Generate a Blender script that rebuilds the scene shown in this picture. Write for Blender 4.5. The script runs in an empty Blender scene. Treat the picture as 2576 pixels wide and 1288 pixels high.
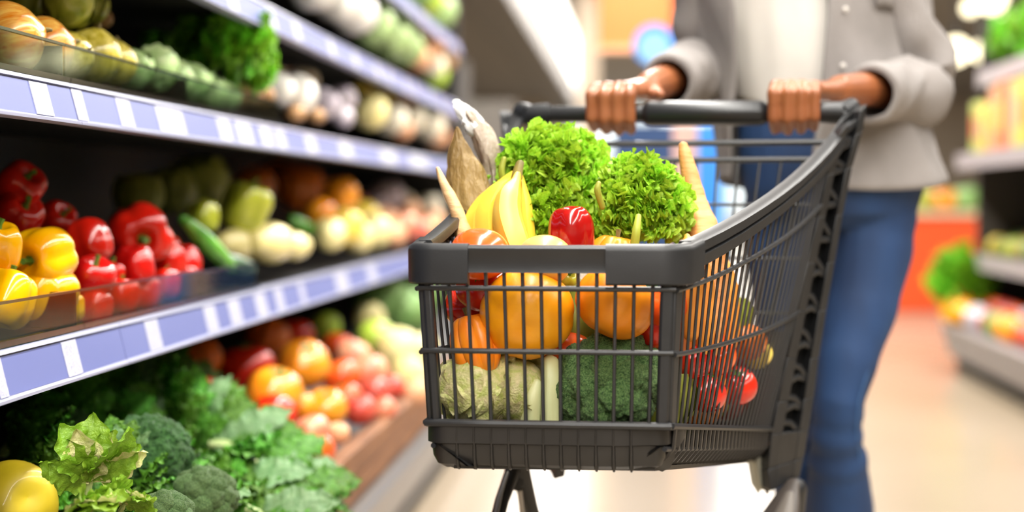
import bpy, math, random
from mathutils import Vector, Matrix, Euler, Quaternion, noise

# ------------------------------------------------------------------ camera
F, HC = 3577.0, 0.85
AY, AP = math.atan(312 / F), math.atan(144 / F)
RV = Vector((math.cos(AY), math.sin(AY), 0))
FV = Vector((-math.sin(AY) * math.cos(AP), math.cos(AY) * math.cos(AP), -math.sin(AP)))
UV = RV.cross(FV)
C0 = Vector((0, 0, HC))
sc = bpy.context.scene
COL = sc.collection
cam_d = bpy.data.cameras.new('camera')
cam_d.sensor_width = 36; cam_d.sensor_fit = 'HORIZONTAL'; cam_d.lens = F * 36 / 2576
cam_d.clip_start = 0.05; cam_d.clip_end = 200
cam_d.dof.use_dof = True; cam_d.dof.focus_distance = 1.93; cam_d.dof.aperture_fstop = 1.5
cam = bpy.data.objects.new('camera', cam_d); COL.objects.link(cam)
M3 = Matrix((RV, UV, -FV)).transposed()
cam.matrix_world = Matrix.Translation(C0) @ M3.to_4x4()
sc.camera = cam
sc.view_settings.view_transform = 'Standard'; sc.view_settings.look = 'None'
sc.view_settings.gamma = 1; sc.view_settings.use_curve_mapping = False
sc.view_settings.exposure = 0.14
sc.cycles.use_denoising = True
sc.cycles.max_bounces = 8; sc.cycles.transparent_max_bounces = 24
# world: daylight that enters only by the added back window
wd = bpy.data.worlds.new('world'); sc.world = wd; wd.use_nodes = True
wd.node_tree.nodes['Background'].inputs[0].default_value = (1, .96, .9, 1)
wd.node_tree.nodes['Background'].inputs[1].default_value = 1.6
# ceiling strip lights: (x, y centre, length, power)
LAMPS = [(-1.03, 21.0, 25.0, 330), (0.0, 1.5, 17.0, 560), (1.55, 1.5, 17.0, 360), (3.4, 5.0, 12.0, 130), (0.95, 22.5, 22.0, 300), (1.8, 22.5, 22.0, 260)]  # the two near strips reach behind the camera, lengthened as added front fill
CEIL = 3.2
def area(name, loc, sx, sy, power, col, rot=(0, 0, 0)):
    l = bpy.data.lights.new(name, 'AREA'); l.shape = 'RECTANGLE'; l.size = sx; l.size_y = sy
    l.energy = power; l.color = col
    o = bpy.data.objects.new(name, l); o.location = loc; o.rotation_euler = rot; COL.objects.link(o); return o
LAMP_OBJ = [area('strip_light_lamp', (x, y, CEIL - .075), .3, ln, pw, (1, .97, .92)) for x, y, ln, pw in LAMPS]

rnd = random.Random(11)
def ray(x, y): return FV + RV * ((x - 1288) / F) + UV * ((644 - y) / F)
def P(x, y, d): return C0 + ray(x, y) * d                     # point seen at (x, y), d metres in front of the lens
def onX(x, y, X): r = ray(x, y); return C0 + r * (X / r.x)     # ... on the plane of a shelf front
def onY(x, y, Y): r = ray(x, y); return C0 + r * (Y / r.y)
def onZ(x, y, z): r = ray(x, y); return C0 + r * ((z - HC) / r.z)
def depth(p): return (Vector(p) - C0).dot(FV)
def lerp(a, b, t): return a + (b - a) * t

# ------------------------------------------------------------------ colours and materials
def hexc(h):
    h = h.lstrip('#'); v = [int(h[i:i + 2], 16) / 255 for i in (0, 2, 4)]
    return tuple((c / 12.92 if c <= .04045 else ((c + .055) / 1.055) ** 2.4) for c in v) + (1,)
MATS = {}
def mat(name, c1, c2=None, scale=6, rough=.5, coat=0, bump=0, bscale=40, sss=0, stretch=(1, 1, 1), metal=0, var=.0, detail=3, transl=0, spec=.5, contrast=(.3, .7), distort=0):
    if name in MATS: return MATS[name]
    m = bpy.data.materials.new(name); m.use_nodes = True; MATS[name] = m
    nt = m.node_tree; b = nt.nodes['Principled BSDF']; L = nt.links.new
    b.inputs['Roughness'].default_value = rough; b.inputs['Metallic'].default_value = metal
    b.inputs['Coat Weight'].default_value = coat; b.inputs['Coat Roughness'].default_value = .08
    b.inputs['Specular IOR Level'].default_value = spec
    if sss:
        b.inputs['Subsurface Weight'].default_value = sss; b.inputs['Subsurface Radius'].default_value = (1, .5, .25); b.inputs['Subsurface Scale'].default_value = .01
    tc = nt.nodes.new('ShaderNodeTexCoord'); mp = nt.nodes.new('ShaderNodeMapping'); mp.inputs['Scale'].default_value = stretch
    L(tc.outputs['Object'], mp.inputs[0])
    col = None
    if c2:
        n = nt.nodes.new('ShaderNodeTexNoise'); n.inputs['Scale'].default_value = scale; n.inputs['Detail'].default_value = detail; n.inputs['Distortion'].default_value = distort
        L(mp.outputs[0], n.inputs['Vector'])
        r = nt.nodes.new('ShaderNodeValToRGB'); r.color_ramp.elements[0].position, r.color_ramp.elements[1].position = contrast
        r.color_ramp.elements[0].color = hexc(c1); r.color_ramp.elements[1].color = hexc(c2)
        L(n.outputs['Fac'], r.inputs[0]); col = r.outputs[0]
    if var:
        oi = nt.nodes.new('ShaderNodeObjectInfo'); hs = nt.nodes.new('ShaderNodeHueSaturation')
        mr = nt.nodes.new('ShaderNodeMapRange'); mr.inputs[3].default_value = .5 - var * .10; mr.inputs[4].default_value = .5 + var * .02
        mv = nt.nodes.new('ShaderNodeMapRange'); mv.inputs[3].default_value = 1 - var; mv.inputs[4].default_value = 1 + var
        L(oi.outputs['Random'], mr.inputs[0]); L(oi.outputs['Random'], mv.inputs[0])
        L(mr.outputs[0], hs.inputs['Hue']); L(mv.outputs[0], hs.inputs['Value'])
        if col: L(col, hs.inputs['Color'])
        else: hs.inputs['Color'].default_value = hexc(c1)
        col = hs.outputs[0]
    if col: L(col, b.inputs['Base Color'])
    else: b.inputs['Base Color'].default_value = hexc(c1)
    if bump:
        n2 = nt.nodes.new('ShaderNodeTexNoise'); n2.inputs['Scale'].default_value = bscale; n2.inputs['Detail'].default_value = 4
        L(mp.outputs[0], n2.inputs['Vector'])
        bp = nt.nodes.new('ShaderNodeBump'); bp.inputs['Strength'].default_value = bump; bp.inputs['Distance'].default_value = .01
        L(n2.outputs['Fac'], bp.inputs['Height']); L(bp.outputs[0], b.inputs['Normal'])
    if transl:
        t = nt.nodes.new('ShaderNodeBsdfTranslucent'); mx = nt.nodes.new('ShaderNodeMixShader'); mx.inputs[0].default_value = transl
        if col: L(col, t.inputs[0])
        else: t.inputs[0].default_value = hexc(c1)
        L(b.outputs[0], mx.inputs[1]); L(t.outputs[0], mx.inputs[2]); L(mx.outputs[0], nt.nodes['Material Output'].inputs[0])
    return m
def emit_mat(name, col, s):
    m = bpy.data.materials.new(name); m.use_nodes = True; nt = m.node_tree; nt.nodes.remove(nt.nodes['Principled BSDF'])
    e = nt.nodes.new('ShaderNodeEmission'); e.inputs[0].default_value = hexc(col); e.inputs[1].default_value = s
    nt.links.new(e.outputs[0], nt.nodes['Material Output'].inputs[0]); return m
def clear_mat(name, tint='#ffffff', gloss=.06, rough=.06):
    m = bpy.data.materials.new(name); m.use_nodes = True; nt = m.node_tree; nt.nodes.remove(nt.nodes['Principled BSDF'])
    t = nt.nodes.new('ShaderNodeBsdfTransparent'); t.inputs[0].default_value = hexc(tint)
    g = nt.nodes.new('ShaderNodeBsdfGlossy'); g.inputs['Roughness'].default_value = rough
    lw = nt.nodes.new('ShaderNodeFresnel'); lw.inputs[0].default_value = 1.45
    ad = nt.nodes.new('ShaderNodeMath'); ad.operation = 'MULTIPLY_ADD'; ad.inputs[1].default_value = .3; ad.inputs[2].default_value = gloss; ad.use_clamp = True
    mx = nt.nodes.new('ShaderNodeMixShader'); L = nt.links.new
    L(lw.outputs[0], ad.inputs[0]); L(ad.outputs[0], mx.inputs[0]); L(t.outputs[0], mx.inputs[1]); L(g.outputs[0], mx.inputs[2])
    L(mx.outputs[0], nt.nodes['Material Output'].inputs[0]); return m

# ------------------------------------------------------------------ mesh helpers
def frames(pts):
    pts = [Vector(p) for p in pts]; out = []; n = len(pts); up = None
    for i in range(n):
        t = (pts[min(i + 1, n - 1)] - pts[max(i - 1, 0)]).normalized()
        if up is None:
            up = Vector((0, 0, 1)) if abs(t.z) < .9 else Vector((0, 1, 0))
        s = t.cross(up)
        if s.length < 1e-6: s = t.cross(Vector((1, 0, 0)))
        s.normalize(); up = s.cross(t).normalized(); out.append((pts[i], t, s, up))
    return out
class MB:
    def __init__(s): s.v = []; s.f = []
    def add(s, V, Fc):
        o = len(s.v); s.v += [Vector(v) for v in V]; s.f += [tuple(i + o for i in f) for f in Fc]; return s
    def box(s, lo, hi):
        x0, y0, z0 = lo; x1, y1, z1 = hi
        return s.add([(x0, y0, z0), (x1, y0, z0), (x1, y1, z0), (x0, y1, z0), (x0, y0, z1), (x1, y0, z1), (x1, y1, z1), (x0, y1, z1)],
                     [(0, 3, 2, 1), (4, 5, 6, 7), (0, 1, 5, 4), (1, 2, 6, 5), (2, 3, 7, 6), (3, 0, 4, 7)])
    def hexa(s, b, t):
        """box from four bottom and four top corners"""
        return s.add(list(b) + list(t), [(0, 3, 2, 1), (4, 5, 6, 7), (0, 1, 5, 4), (1, 2, 6, 5), (2, 3, 7, 6), (3, 0, 4, 7)])
    def grid(s, fn, nu, nv, cu=False, cv=False):
        V = []; Fc = []
        for i in range(nu):
            for j in range(nv):
                V.append(fn(i / (nu if cu else nu - 1), j / (nv if cv else nv - 1)))
        for i in range(nu if cu else nu - 1):
            for j in range(nv if cv else nv - 1):
                a, b = i, (i + 1) % nu; c, d = j, (j + 1) % nv
                Fc.append((a * nv + c, b * nv + c, b * nv + d, a * nv + d))
        return s.add(V, Fc)
    def tube(s, pts, rad, n=10, flat=(1, 1), cap=True, fn=None, round_cap=False):
        fr = frames(pts)
        if not hasattr(rad, '__len__'): rad = [rad] * len(pts)
        if round_cap:
            a, b = fr[0], fr[-1]; ra, rb = rad[0], rad[-1]; pre = []; post = []
            for k in (.05, .4, .75):
                q = math.sqrt(max(0, 1 - (1 - k) ** 2))
                pre.append(((a[0] - a[1] * ra * (1 - k), a[1], a[2], a[3]), ra * q)); post.append(((b[0] + b[1] * rb * (1 - k), b[1], b[2], b[3]), rb * q))
            fr = [x[0] for x in pre] + fr + [x[0] for x in reversed(post)]
            rad = [x[1] for x in pre] + list(rad) + [x[1] for x in reversed(post)]
        V = []; Fc = []
        for i, ((p, t, sd, up), r) in enumerate(zip(fr, rad)):
            for j in range(n):
                a = 2 * math.pi * j / n; k = fn(i / (len(fr) - 1), a) if fn else 1
                V.append(p + (sd * math.cos(a) * flat[0] + up * math.sin(a) * flat[1]) * r * k)
        for i in range(len(fr) - 1):
            for j in range(n):
                Fc.append((i * n + j, i * n + (j + 1) % n, (i + 1) * n + (j + 1) % n, (i + 1) * n + j))
        if cap:
            Fc.append(tuple(range(n - 1, -1, -1))); Fc.append(tuple((len(fr) - 1) * n + j for j in range(n)))
        return s.add(V, Fc)
    def sweep(s, pts, prof, side=None, cap=True):
        """sweep a closed (o, z) profile; o along the horizontal side vector, z along +Z"""
        V = []; Fc = []; n = len(prof(0)) if callable(prof) else len(prof); N = len(pts)
        for i, p in enumerate(pts):
            p = Vector(p)
            if side is None:
                t = Vector(pts[min(i + 1, N - 1)]) - Vector(pts[max(i - 1, 0)]); sd = Vector((t.y, -t.x, 0)).normalized()
            else: sd = side
            for o, z in (prof(i / (N - 1)) if callable(prof) else prof): V.append(p + sd * o + Vector((0, 0, z)))
        for i in range(N - 1):
            for j in range(n): Fc.append((i * n + j, i * n + (j + 1) % n, (i + 1) * n + (j + 1) % n, (i + 1) * n + j))
        if cap: Fc.append(tuple(range(n - 1, -1, -1))); Fc.append(tuple((N - 1) * n + j for j in range(n)))
        return s.add(V, Fc)
    def ball(s, c, r, nu=16, nv=10, scl=(1, 1, 1)):
        c = Vector(c)
        def fn(i, j):
            th = i * 2 * math.pi; ph = min(max(j, .004), .996) * math.pi
            return c + Vector((math.sin(ph) * math.cos(th) * scl[0], math.sin(ph) * math.sin(th) * scl[1], math.cos(ph) * scl[2])) * r
        s.grid(fn, nu, nv, cu=True)
        o = len(s.v) - nu * nv
        s.f.append(tuple(o + i * nv for i in range(nu))); s.f.append(tuple(o + i * nv + nv - 1 for i in reversed(range(nu))))
        return s
    def ico(s, sub, fn):
        import bmesh
        bm = bmesh.new(); bmesh.ops.create_icosphere(bm, subdivisions=sub, radius=1)
        V = [fn(v.co.copy()) for v in bm.verts]; Fc = [tuple(v.index for v in f.verts) for f in bm.faces]; bm.free()
        return s.add(V, Fc)
    def mesh(s, name, m, smooth=True, sharp=None):
        me = bpy.data.meshes.new(name); me.from_pydata([tuple(v) for v in s.v], [], s.f)
        me.polygons.foreach_set('use_smooth', [smooth] * len(me.polygons)); me.validate(); me.update()
        if sharp is not None: me.set_sharp_from_angle(angle=math.radians(sharp))
        if m: me.materials.append(m)
        return me
    def obj(s, name, m, parent=None, smooth=True, sharp=40, bevel=0):
        off = Vector((0, 0, 0))
        if parent is not None:
            q = parent
            while q is not None: off = off + q.location; q = q.parent
        if off.length > 0: s.v = [v - off for v in s.v]
        return link(name, s.mesh(name, m, smooth, sharp), parent, bevel=bevel)
def link(name, me, parent=None, M=None, bevel=0):
    o = bpy.data.objects.new(name, me); COL.objects.link(o)
    if parent is not None: o.parent = parent
    if M is not None: o.matrix_local = M
    if bevel:
        b = o.modifiers.new('bevel', 'BEVEL'); b.width = bevel; b.segments = 2; b.limit_method = 'ANGLE'; b.angle_limit = math.radians(40)
    return o
def tag(o, label, cat, group=None, kind=None):
    if label: o['label'] = label
    if cat: o['category'] = cat
    if group: o['group'] = group
    if kind: o['kind'] = kind
    return o
def thing(name, label, cat, loc=(0, 0, 0), group=None):
    o = bpy.data.objects.new(name, None); COL.objects.link(o); o.location = loc; o.empty_display_size = .05
    return tag(o, label, cat, group)
def struct(o): o['kind'] = 'structure'; return o
def align(pos, ydir, zdir, s=1.0):
    y = Vector(ydir).normalized(); z = Vector(zdir); z = (z - y * z.dot(y))
    if z.length < 1e-5: z = y.orthogonal()
    z.normalize(); x = y.cross(z)
    R3 = Matrix((x, y, z)).transposed()
    if not hasattr(s, '__len__'): s = (s, s, s)
    return Matrix.Translation(pos) @ R3.to_4x4() @ Matrix.Diagonal((*s, 1))
def fbm(p, o=3): return noise.fractal(p, 1.0, 2.0, o)

# ------------------------------------------------------------------ materials used everywhere
PL = mat('cart_plastic', '#1c1d1f', '#232426', scale=30, rough=.42, bump=.03, bscale=400)
PLD = mat('cart_plastic_dark', '#1c1b1a', '#232120', scale=25, rough=.4)
HND = mat('handle_plastic', '#1c1d1f', rough=.3)
STEEL = mat('brushed_steel', '#b9b4ae', '#8e8a86', scale=4, rough=.35, metal=.8, stretch=(1, .05, 1))
GREYPL = mat('warm_grey_plastic', '#4b443f', rough=.4)
BLACK = mat('black_shelf', '#0b0b0c', rough=.6)
DARK = mat('dark_grey_board', '#1b1a19', rough=.6)
RAILW = mat('rail_white_plastic', '#9da0b8', rough=.3)
LAV = mat('lavender_strip', '#5d669c', '#6a72a6', scale=3, rough=.5, stretch=(1, .4, 1))
ACR = clear_mat('clear_acrylic', '#e6efea', .015)
ACRE = clear_mat('acrylic_edge', '#8fa5a0', .35, .15)
WOOD = mat('crate_wood', '#9a6a45', '#6e4529', scale=8, rough=.65, stretch=(6, .6, 6), bump=.15, bscale=20, detail=6)
FLOORM = mat('floor_tile', '#a39480', '#978872', scale=.7, rough=.22, spec=.6)
WALLM = mat('wall_paint', '#cfc3b2', rough=.8)
CEILM = mat('ceiling_panel', '#8c8680', rough=.8)
# price label with faint grey scribble (flat print)
LABM = mat('price_label', '#b0b2c6', rough=.45)
nt = LABM.node_tree; b_ = nt.nodes['Principled BSDF']; tc_ = nt.nodes.new('ShaderNodeTexCoord')
n_ = nt.nodes.new('ShaderNodeTexNoise'); n_.inputs['Scale'].default_value = 55; n_.inputs['Detail'].default_value = 2; n_.inputs['Distortion'].default_value = 2.5
r_ = nt.nodes.new('ShaderNodeValToRGB'); e_ = r_.color_ramp.elements
e_[0].position = .47; e_[0].color = hexc('#b0b2c6'); e_[1].position = .53; e_[1].color = hexc('#b0b2c6'); x_ = e_.new(.5); x_.color = hexc('#9092a8')
nt.links.new(tc_.outputs['Object'], n_.inputs['Vector']); nt.links.new(n_.outputs['Fac'], r_.inputs[0]); nt.links.new(r_.outputs[0], b_.inputs['Base Color'])

STEMG = mat('green_stem', '#5f8a2a', '#3f6a1c', scale=20, rough=.5)
STEMB = mat('dry_stem', '#7a6a34', '#4a3d1c', scale=20, rough=.7)
LEAFP = mat('pale_leaf', '#b9c666', '#ece0aa', scale=9, rough=.4, transl=.2, bump=.4, bscale=30, var=.22)
LEAFB = mat('bright_leaf', '#6d9c22', '#86b431', scale=12, rough=.38, transl=.22, bump=.3, bscale=35, var=.2)
LEAFK = mat('kale_leaf', '#28680f', '#60a82e', scale=16, rough=.42, transl=.15, bump=.5, bscale=45, var=.3)
LEAFD = mat('dusty_leaf', '#84a874', '#5c8c52', scale=10, rough=.45, transl=.12, bump=.3, bscale=30, var=.1)
CURL = mat('curly_lettuce_leaf', '#7cc010', '#c4ec4c', scale=24, rough=.35, transl=.3, bump=.35, bscale=60, var=.25)
HERB = mat('herb_leaf', '#4aa412', '#86d836', scale=12, rough=.4, transl=.2, var=.3)
BROC = mat('broccoli_floret', '#2c5c26', '#8bb068', scale=26, rough=.5, bump=.9, bscale=70, var=.12)
BROCD = mat('dark_broccoli_floret', '#1e4f1a', '#528c40', scale=9, rough=.45, bump=.9, bscale=70, var=.12)
STALK = mat('broccoli_stalk', '#9fb86a', '#b9c985', scale=10, rough=.5)

# ------------------------------------------------------------------ room (setting)
def setting(name, mb, m): return struct(mb.obj(name, m, smooth=False, sharp=None))
setting('floor', MB().box((-8, -9, -.1), (10, 34, 0)), FLOORM)
setting('ceiling', MB().box((-8, -9, CEIL), (10, 34, CEIL + .1)), CEILM)
setting('wall_left', MB().box((-8.1, -9, 0), (-8, 34, CEIL)), WALLM)
setting('wall_right', MB().box((10, -9, 0), (10.1, 34, CEIL)), WALLM)
setting('wall_back', MB().box((-8, 34, 0), (-1.6, 34.1, CEIL)).box((2.6, 34, 0), (10, 34.1, CEIL)).box((-1.6, 34, 0), (2.6, 34.1, .5)).box((-1.6, 34, 3.0), (2.6, 34.1, CEIL)), WALLM)
setting('added_window_1', MB().box((-1.6, 34.04, .5), (2.6, 34.05, 3.0)), clear_mat('window_glass', '#f4fbff', .04))  # added opening: daylight put in to brighten the far end and floor
setting('trim_2', MB().box((-1.65, 33.97, .45), (2.65, 34, .5)).box((-1.65, 33.97, 3.0), (2.65, 34, 3.05)).box((-.25, 33.98, .5), (-.2, 34.03, 3.0)).box((1.2, 33.98, .5), (1.25, 34.03, 3.0)), mat('window_frame_paint', '#d9d5cf', rough=.5))
setting('wall_front', MB().box((-8, -9.1, 0), (10, -9, CEIL)), WALLM)
LAMPM = emit_mat('strip_diffuser', '#fff6ea', 4.5)
for (x, y, ln, pw), lo in zip(LAMPS, LAMP_OBJ):
    t = thing('ceiling_strip_light', None, 'ceiling light', (x, y, CEIL))
    t['label'] = {-1.03: 'white ceiling strip light running over the far end of the shelf aisle', 0.0: 'ceiling strip light straight above the cart', 1.55: 'ceiling strip light above the right side of the aisle', 3.4: 'ceiling strip light over the right-hand gondola', 0.95: 'long ceiling strip light far down the middle of the shop', 1.8: 'long ceiling strip light far down the shop, right of the middle one'}[x]
    MB().box((x - .2, y - ln / 2, CEIL - .06), (x + .2, y + ln / 2, CEIL)).obj('housing', mat('lamp_housing', '#d8d6d2', rough=.5), t, False)
    MB().box((x - .17, y - ln / 2 + .02, CEIL - .07), (x + .17, y + ln / 2 - .02, CEIL - .06)).obj('diffuser', LAMPM, t, False)
    lo.parent = t; lo.location = lo.location - t.location

# ------------------------------------------------------------------ produce: one prototype of each kind, unit size, then copies
ZERO = Vector((0, 0, 0))
def lobed(nl, depth, h, top, bot, sq=1.0, nu=40, nv=22, seed=0, taper=0, wob=.03, ph=0):
    mb = MB()
    def fn(i, j):
        th = i * 2 * math.pi; f = min(max(j, .003), .997) * math.pi
        s, c = math.sin(f), math.cos(f)
        r = .5 * s ** sq; z = h * (abs(c) ** sq) * (1 if c > 0 else -1)
        r *= 1 - depth * (1 - abs(math.sin(nl * th / 2 + ph))) ** 1.6 * (s ** .5)
        r *= 1 + taper * c
        if c > 0: z -= top * math.exp(-(r / .17) ** 2)
        else: z += bot * math.exp(-(r / .14) ** 2)
        v = Vector((r * math.cos(th), r * math.sin(th), z))
        return v * (1 + wob * noise.noise(v * 2.3 + Vector((seed * 7.1, 0, 0))))
    mb.grid(fn, nu, nv, cu=True)
    mb.f.append(tuple(i * nv for i in range(nu))); mb.f.append(tuple(i * nv + nv - 1 for i in reversed(range(nu))))
    return mb
def stem_pepper(r, z0, ln, bend):
    mb = MB()
    mb.tube([(0, 0, z0), (0, 0, z0 + ln * .25), (bend * .3, 0, z0 + ln * .6), (bend, .02, z0 + ln)], [r * 2.3, r * 1.15, r * .9, r * 1.15], 10, fn=lambda t, a: 1 + .1 * math.cos(5 * a))
    mb.tube([(0, 0, z0 - .03), (0, 0, z0 + .02)], [r * 3.4, r * 2.2], 12, fn=lambda t, a: 1 + .18 * math.cos(5 * a)); return mb
def calyx(z0, r, n=5, ln=.12):
    mb = MB()
    for k in range(n):
        a = 2 * math.pi * k / n; d = Vector((math.cos(a), math.sin(a), 0)); e = Vector((-d.y, d.x, 0))
        pts = [Vector((0, 0, z0 + .02)), d * r * .5 + Vector((0, 0, z0 + .05)), d * r + Vector((0, 0, z0 + .04)), d * r * 1.3 + Vector((0, 0, z0 + .09))]
        w = [.03, .045, .03, .004]
        V = []; 
        for p, q in zip(pts, w): V += [p - e * q, p + Vector((0, 0, .012)), p + e * q]
        mb.add(V, [(3 * i + j, 3 * i + j + 1, 3 * i + j + 4, 3 * i + j + 3) for i in range(3) for j in range(2)])
    mb.tube([(0, 0, z0), (.02, 0, z0 + ln)], [.025, .02], 8); return mb
FR_VAR = .1
def fruit(name, body, m, *parts):
    o = body.obj(name, m)
    for pn, pmb, pm in parts: link(pn, pmb.mesh(pn, pm, True, 50), o)
    return o
def leaf_grid(L, W, ruf=.1, k=5, curl=.3, nu=26, nv=13, shape=.55, cup=.0, lobes=0, seed=0, k2=0, fold=0):
    """a thin leaf blade along +Y, face +Z; ruffled margin"""
    mb = MB(); sd = Vector((seed * 3.7, seed * 1.3, 0))
    def fn(i, j):
        t = i; u = j * 2 - 1
        w = W * (math.sin(math.pi * min(t, 1) ** shape) ** .75 * .5 + .02 * (1 - t))
        if lobes: w *= 1 + .16 * math.sin(lobes * math.pi * 2 * t) * abs(u)
        a = abs(u) ** 2
        z = ruf * L * a * (math.sin(k * 2 * math.pi * t + (2.1 if u > 0 else 0) + seed) * .6 + .5 * noise.noise(Vector((t * k * 1.7, u * 2, seed * 5.0))))
        if k2: z += ruf * L * .5 * a * math.sin(k2 * 2 * math.pi * t + u * 3)
        y = L * t + ruf * L * .35 * a * math.cos(k * 2 * math.pi * t)
        z += -fold * abs(u) * W + cup * L * u * u + .03 * L * noise.noise(Vector((t * 4, u * 3, seed)))
        p = Vector((w * u, y, z))
        an = curl * t; y0, z0 = p.y, p.z
        if abs(curl) > 1e-3:
            R0 = L / curl; p.y = math.sin(an) * (R0 + z0); p.z = -(R0 - math.cos(an) * (R0 + z0))
        return p
    return mb.grid(fn, nu, nv)
def rib_mb(L, W, curl, r=.02, ln=.85):
    mb = MB(); R0 = L / curl if abs(curl) > 1e-3 else None; pts = []
    for k in range(9):
        t = k / 8 * ln - .12
        pts.append(Vector((0, L * t if R0 is None else math.sin(curl * t) * R0, -.002 if R0 is None else -(R0 - math.cos(curl * t) * R0))))
    return mb.tube(pts, [r * L * (1 - .85 * k / 8) for k in range(9)], 6, flat=(1, .7))
def frill_leaf(seed, spread=1.15, L=1.0, nu=20, nv=84, amp=.27):
    mb = MB()
    def fn(i, j):
        t = i; u = j * 2 - 1; a = u * spread
        e = t ** 2.2
        rr = L * (t * (1 - .25 * u * u)) * (1 + .10 * e * math.sin(u * 19 + seed) + .07 * e * math.cos(u * 31 + seed * 5) + .08 * e * noise.noise(Vector((u * 9, seed, 0))))
        z = amp * e * (math.sin(u * 11 + seed * 2) * .55 + math.sin(u * 31 + seed * 5 + t * 3) * .5 + .3 * math.sin(u * 53 + seed * 3 - t * 6) + .8 * noise.noise(Vector((u * 7 + seed, t * 4, 2))))
        z += .12 * t * t + .03 * noise.noise(Vector((u * 16, t * 14, seed)))
        s = .16 + .84 * t ** .9
        return Vector((rr * math.sin(a) * s, rr * math.cos(a), z - .25 * t * t * abs(u)))
    return mb.grid(fn, nu, nv)
def cup_leaf(seed, th=1.0, ph=2.0, nu=16, nv=14, ruf=.06):
    """a leaf that wraps a unit-diameter ball: base at -Z, tip near +Z, centred on +X"""
    mb = MB()
    def fn(i, j):
        t = i; u = j * 2 - 1
        f = .15 + ph * t; w = th * (math.sin(math.pi * (.12 + .8 * t)) ** .6)
        a = u * w + .15 * math.sin(t * 5 + seed)
        edge = max(abs(u) ** 3, t ** 6)
        r = .5 * (1 + .05 * edge + ruf * edge * math.sin(13 * t + 5 * u + seed) + .04 * noise.noise(Vector((t * 3, u * 3, seed))))
        r += .01 * math.cos(u * 9) * (1 - t)
        return Vector((math.sin(f) * math.cos(a) * r, math.sin(f) * math.sin(a) * r, -math.cos(f) * r))
    return mb.grid(fn, nu, nv)
def add_parts(root, name, meshes, mats_n=None, Ms=()):
    for k, M in enumerate(Ms): link(name, meshes[k % len(meshes)], root, M)
def floret_mesh(name, m, seed, sub=4, beads=26, amp=.1):
    def fn(p):
        d = noise.voronoi(p * beads * .12 + Vector((seed * 9, 0, 0)))[0][0]
        d2 = noise.voronoi(p * beads * .36 + Vector((seed * 5, 3, 0)))[0][0]
        s = 1 + .16 * noise.noise(p * 1.7 + Vector((seed * 4, 0, 0))) + amp * 2.2 * (.6 - d) + amp * 1.3 * (.5 - d2)
        q = p * s * .5
        return q
    return MB().ico(sub, fn).mesh(name, m, True)

PROTO = {}
def proto(key, root): PROTO[key] = [root, False]
def put(key, loc, size, label, cat, rot=(0, 0, 0), group=None, scl=(1, 1, 1), M=None):
    r, used = PROTO[key]
    if used:
        c = r.copy(); COL.objects.link(c)
        for k in ('label', 'group', 'category'):
            if k in c: del c[k]
        for ch in list(r.children):
            d = ch.copy(); COL.objects.link(d); d.parent = c
            for g in list(ch.children):
                e = g.copy(); COL.objects.link(e); e.parent = d
        r = c
    else: PROTO[key][1] = True
    if M is not None: r.matrix_world = M
    else:
        r.location = loc; r.rotation_euler = rot; r.scale = Vector(scl) * size
    tag(r, label, cat, group); return r

def pepper_kind(key, name, c1, c2, seed, h=.5, nl=4, sub='#5f8a2a'):
    m = mat(key, c1, c2, scale=2.5, rough=.16, coat=.35, sss=.05)
    proto(key, fruit(name, lobed(nl, .17, h, .2, .12, .72, seed=seed, taper=.06, wob=.06, ph=.4), m, ('stem', stem_pepper(.045, h - .19, .27, .06), STEMG)))
pepper_kind('ypep', 'yellow_bell_pepper', '#f7a800', '#ffbf0a', 1, .5)
pepper_kind('rpep', 'red_bell_pepper', '#c2160a', '#dc2413', 2, .5)
pepper_kind('rpep2', 'red_bell_pepper', '#b80f10', '#d31c14', 3, .46, 3)
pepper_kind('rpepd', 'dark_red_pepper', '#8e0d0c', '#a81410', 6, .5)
pepper_kind('gpep', 'pale_green_pepper', '#b9c42c', '#d0d452', 4, .52)
def tomato_kind(key, name, c1, c2, seed, h=.42, cl=True, nl=6, depth=.03, sc_=3, rough=.2):
    m = mat(key, c1, c2, scale=sc_, rough=rough, coat=.25, sss=.06)
    proto(key, fruit(name, lobed(nl, depth, h, .09, .03, .95, seed=seed, wob=.035), m, *([('calyx', calyx(h - .1, .14), STEMG)] if cl else [])))
tomato_kind('tomO', 'orange_red_tomato', '#e8511a', '#ee6a26', 5)
tomato_kind('tomR', 'red_tomato', '#c41d0c', '#d8331a', 6)
tomato_kind('tomO2', 'orange_tomato', '#f08a12', '#f7a52c', 7)
tomato_kind('orange', 'orange', '#f5950f', '#fba61e', 8, .48, False, 1, 0, 8, .35)
tomato_kind('peach', 'peach', '#f0a070', '#f6c79a', 9, .47, False, 1, .05, 2, .5)
tomato_kind('apple', 'pale_red_apple', '#d9503c', '#f2b78c', 10, .45, False, 5, .03, 2, .3)
tomato_kind('rapple', 'red_apple', '#c93a30', '#de6450', 11, .45, False, 5, .03, 2, .3)
tomato_kind('melon', 'yellow_melon', '#f0e08a', '#f8eeb0', 12, .5, False, 8, .03, 2, .4)
tomato_kind('mango', 'yellow_mango', '#b09a14', '#d2b81c', 21, .56, False, 1, 0, 2, .5)
tomato_kind('pmango', 'pale_mango', '#e4c252', '#e6a070', 22, .5, False, 1, 0, 1.4, .35)
tomato_kind('lime', 'lime', '#a3c832', '#c3dc58', 13, .5, False, 1, 0, 4, .35)
tomato_kind('cream', 'cream_turnip', '#efe3c2', '#f7f1de', 14, .45, False, 1, 0, 2, .45)
tomato_kind('white', 'white_turnip', '#f4f0e4', '#fbfaf4', 15, .45, False, 1, 0, 2, .45)
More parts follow.
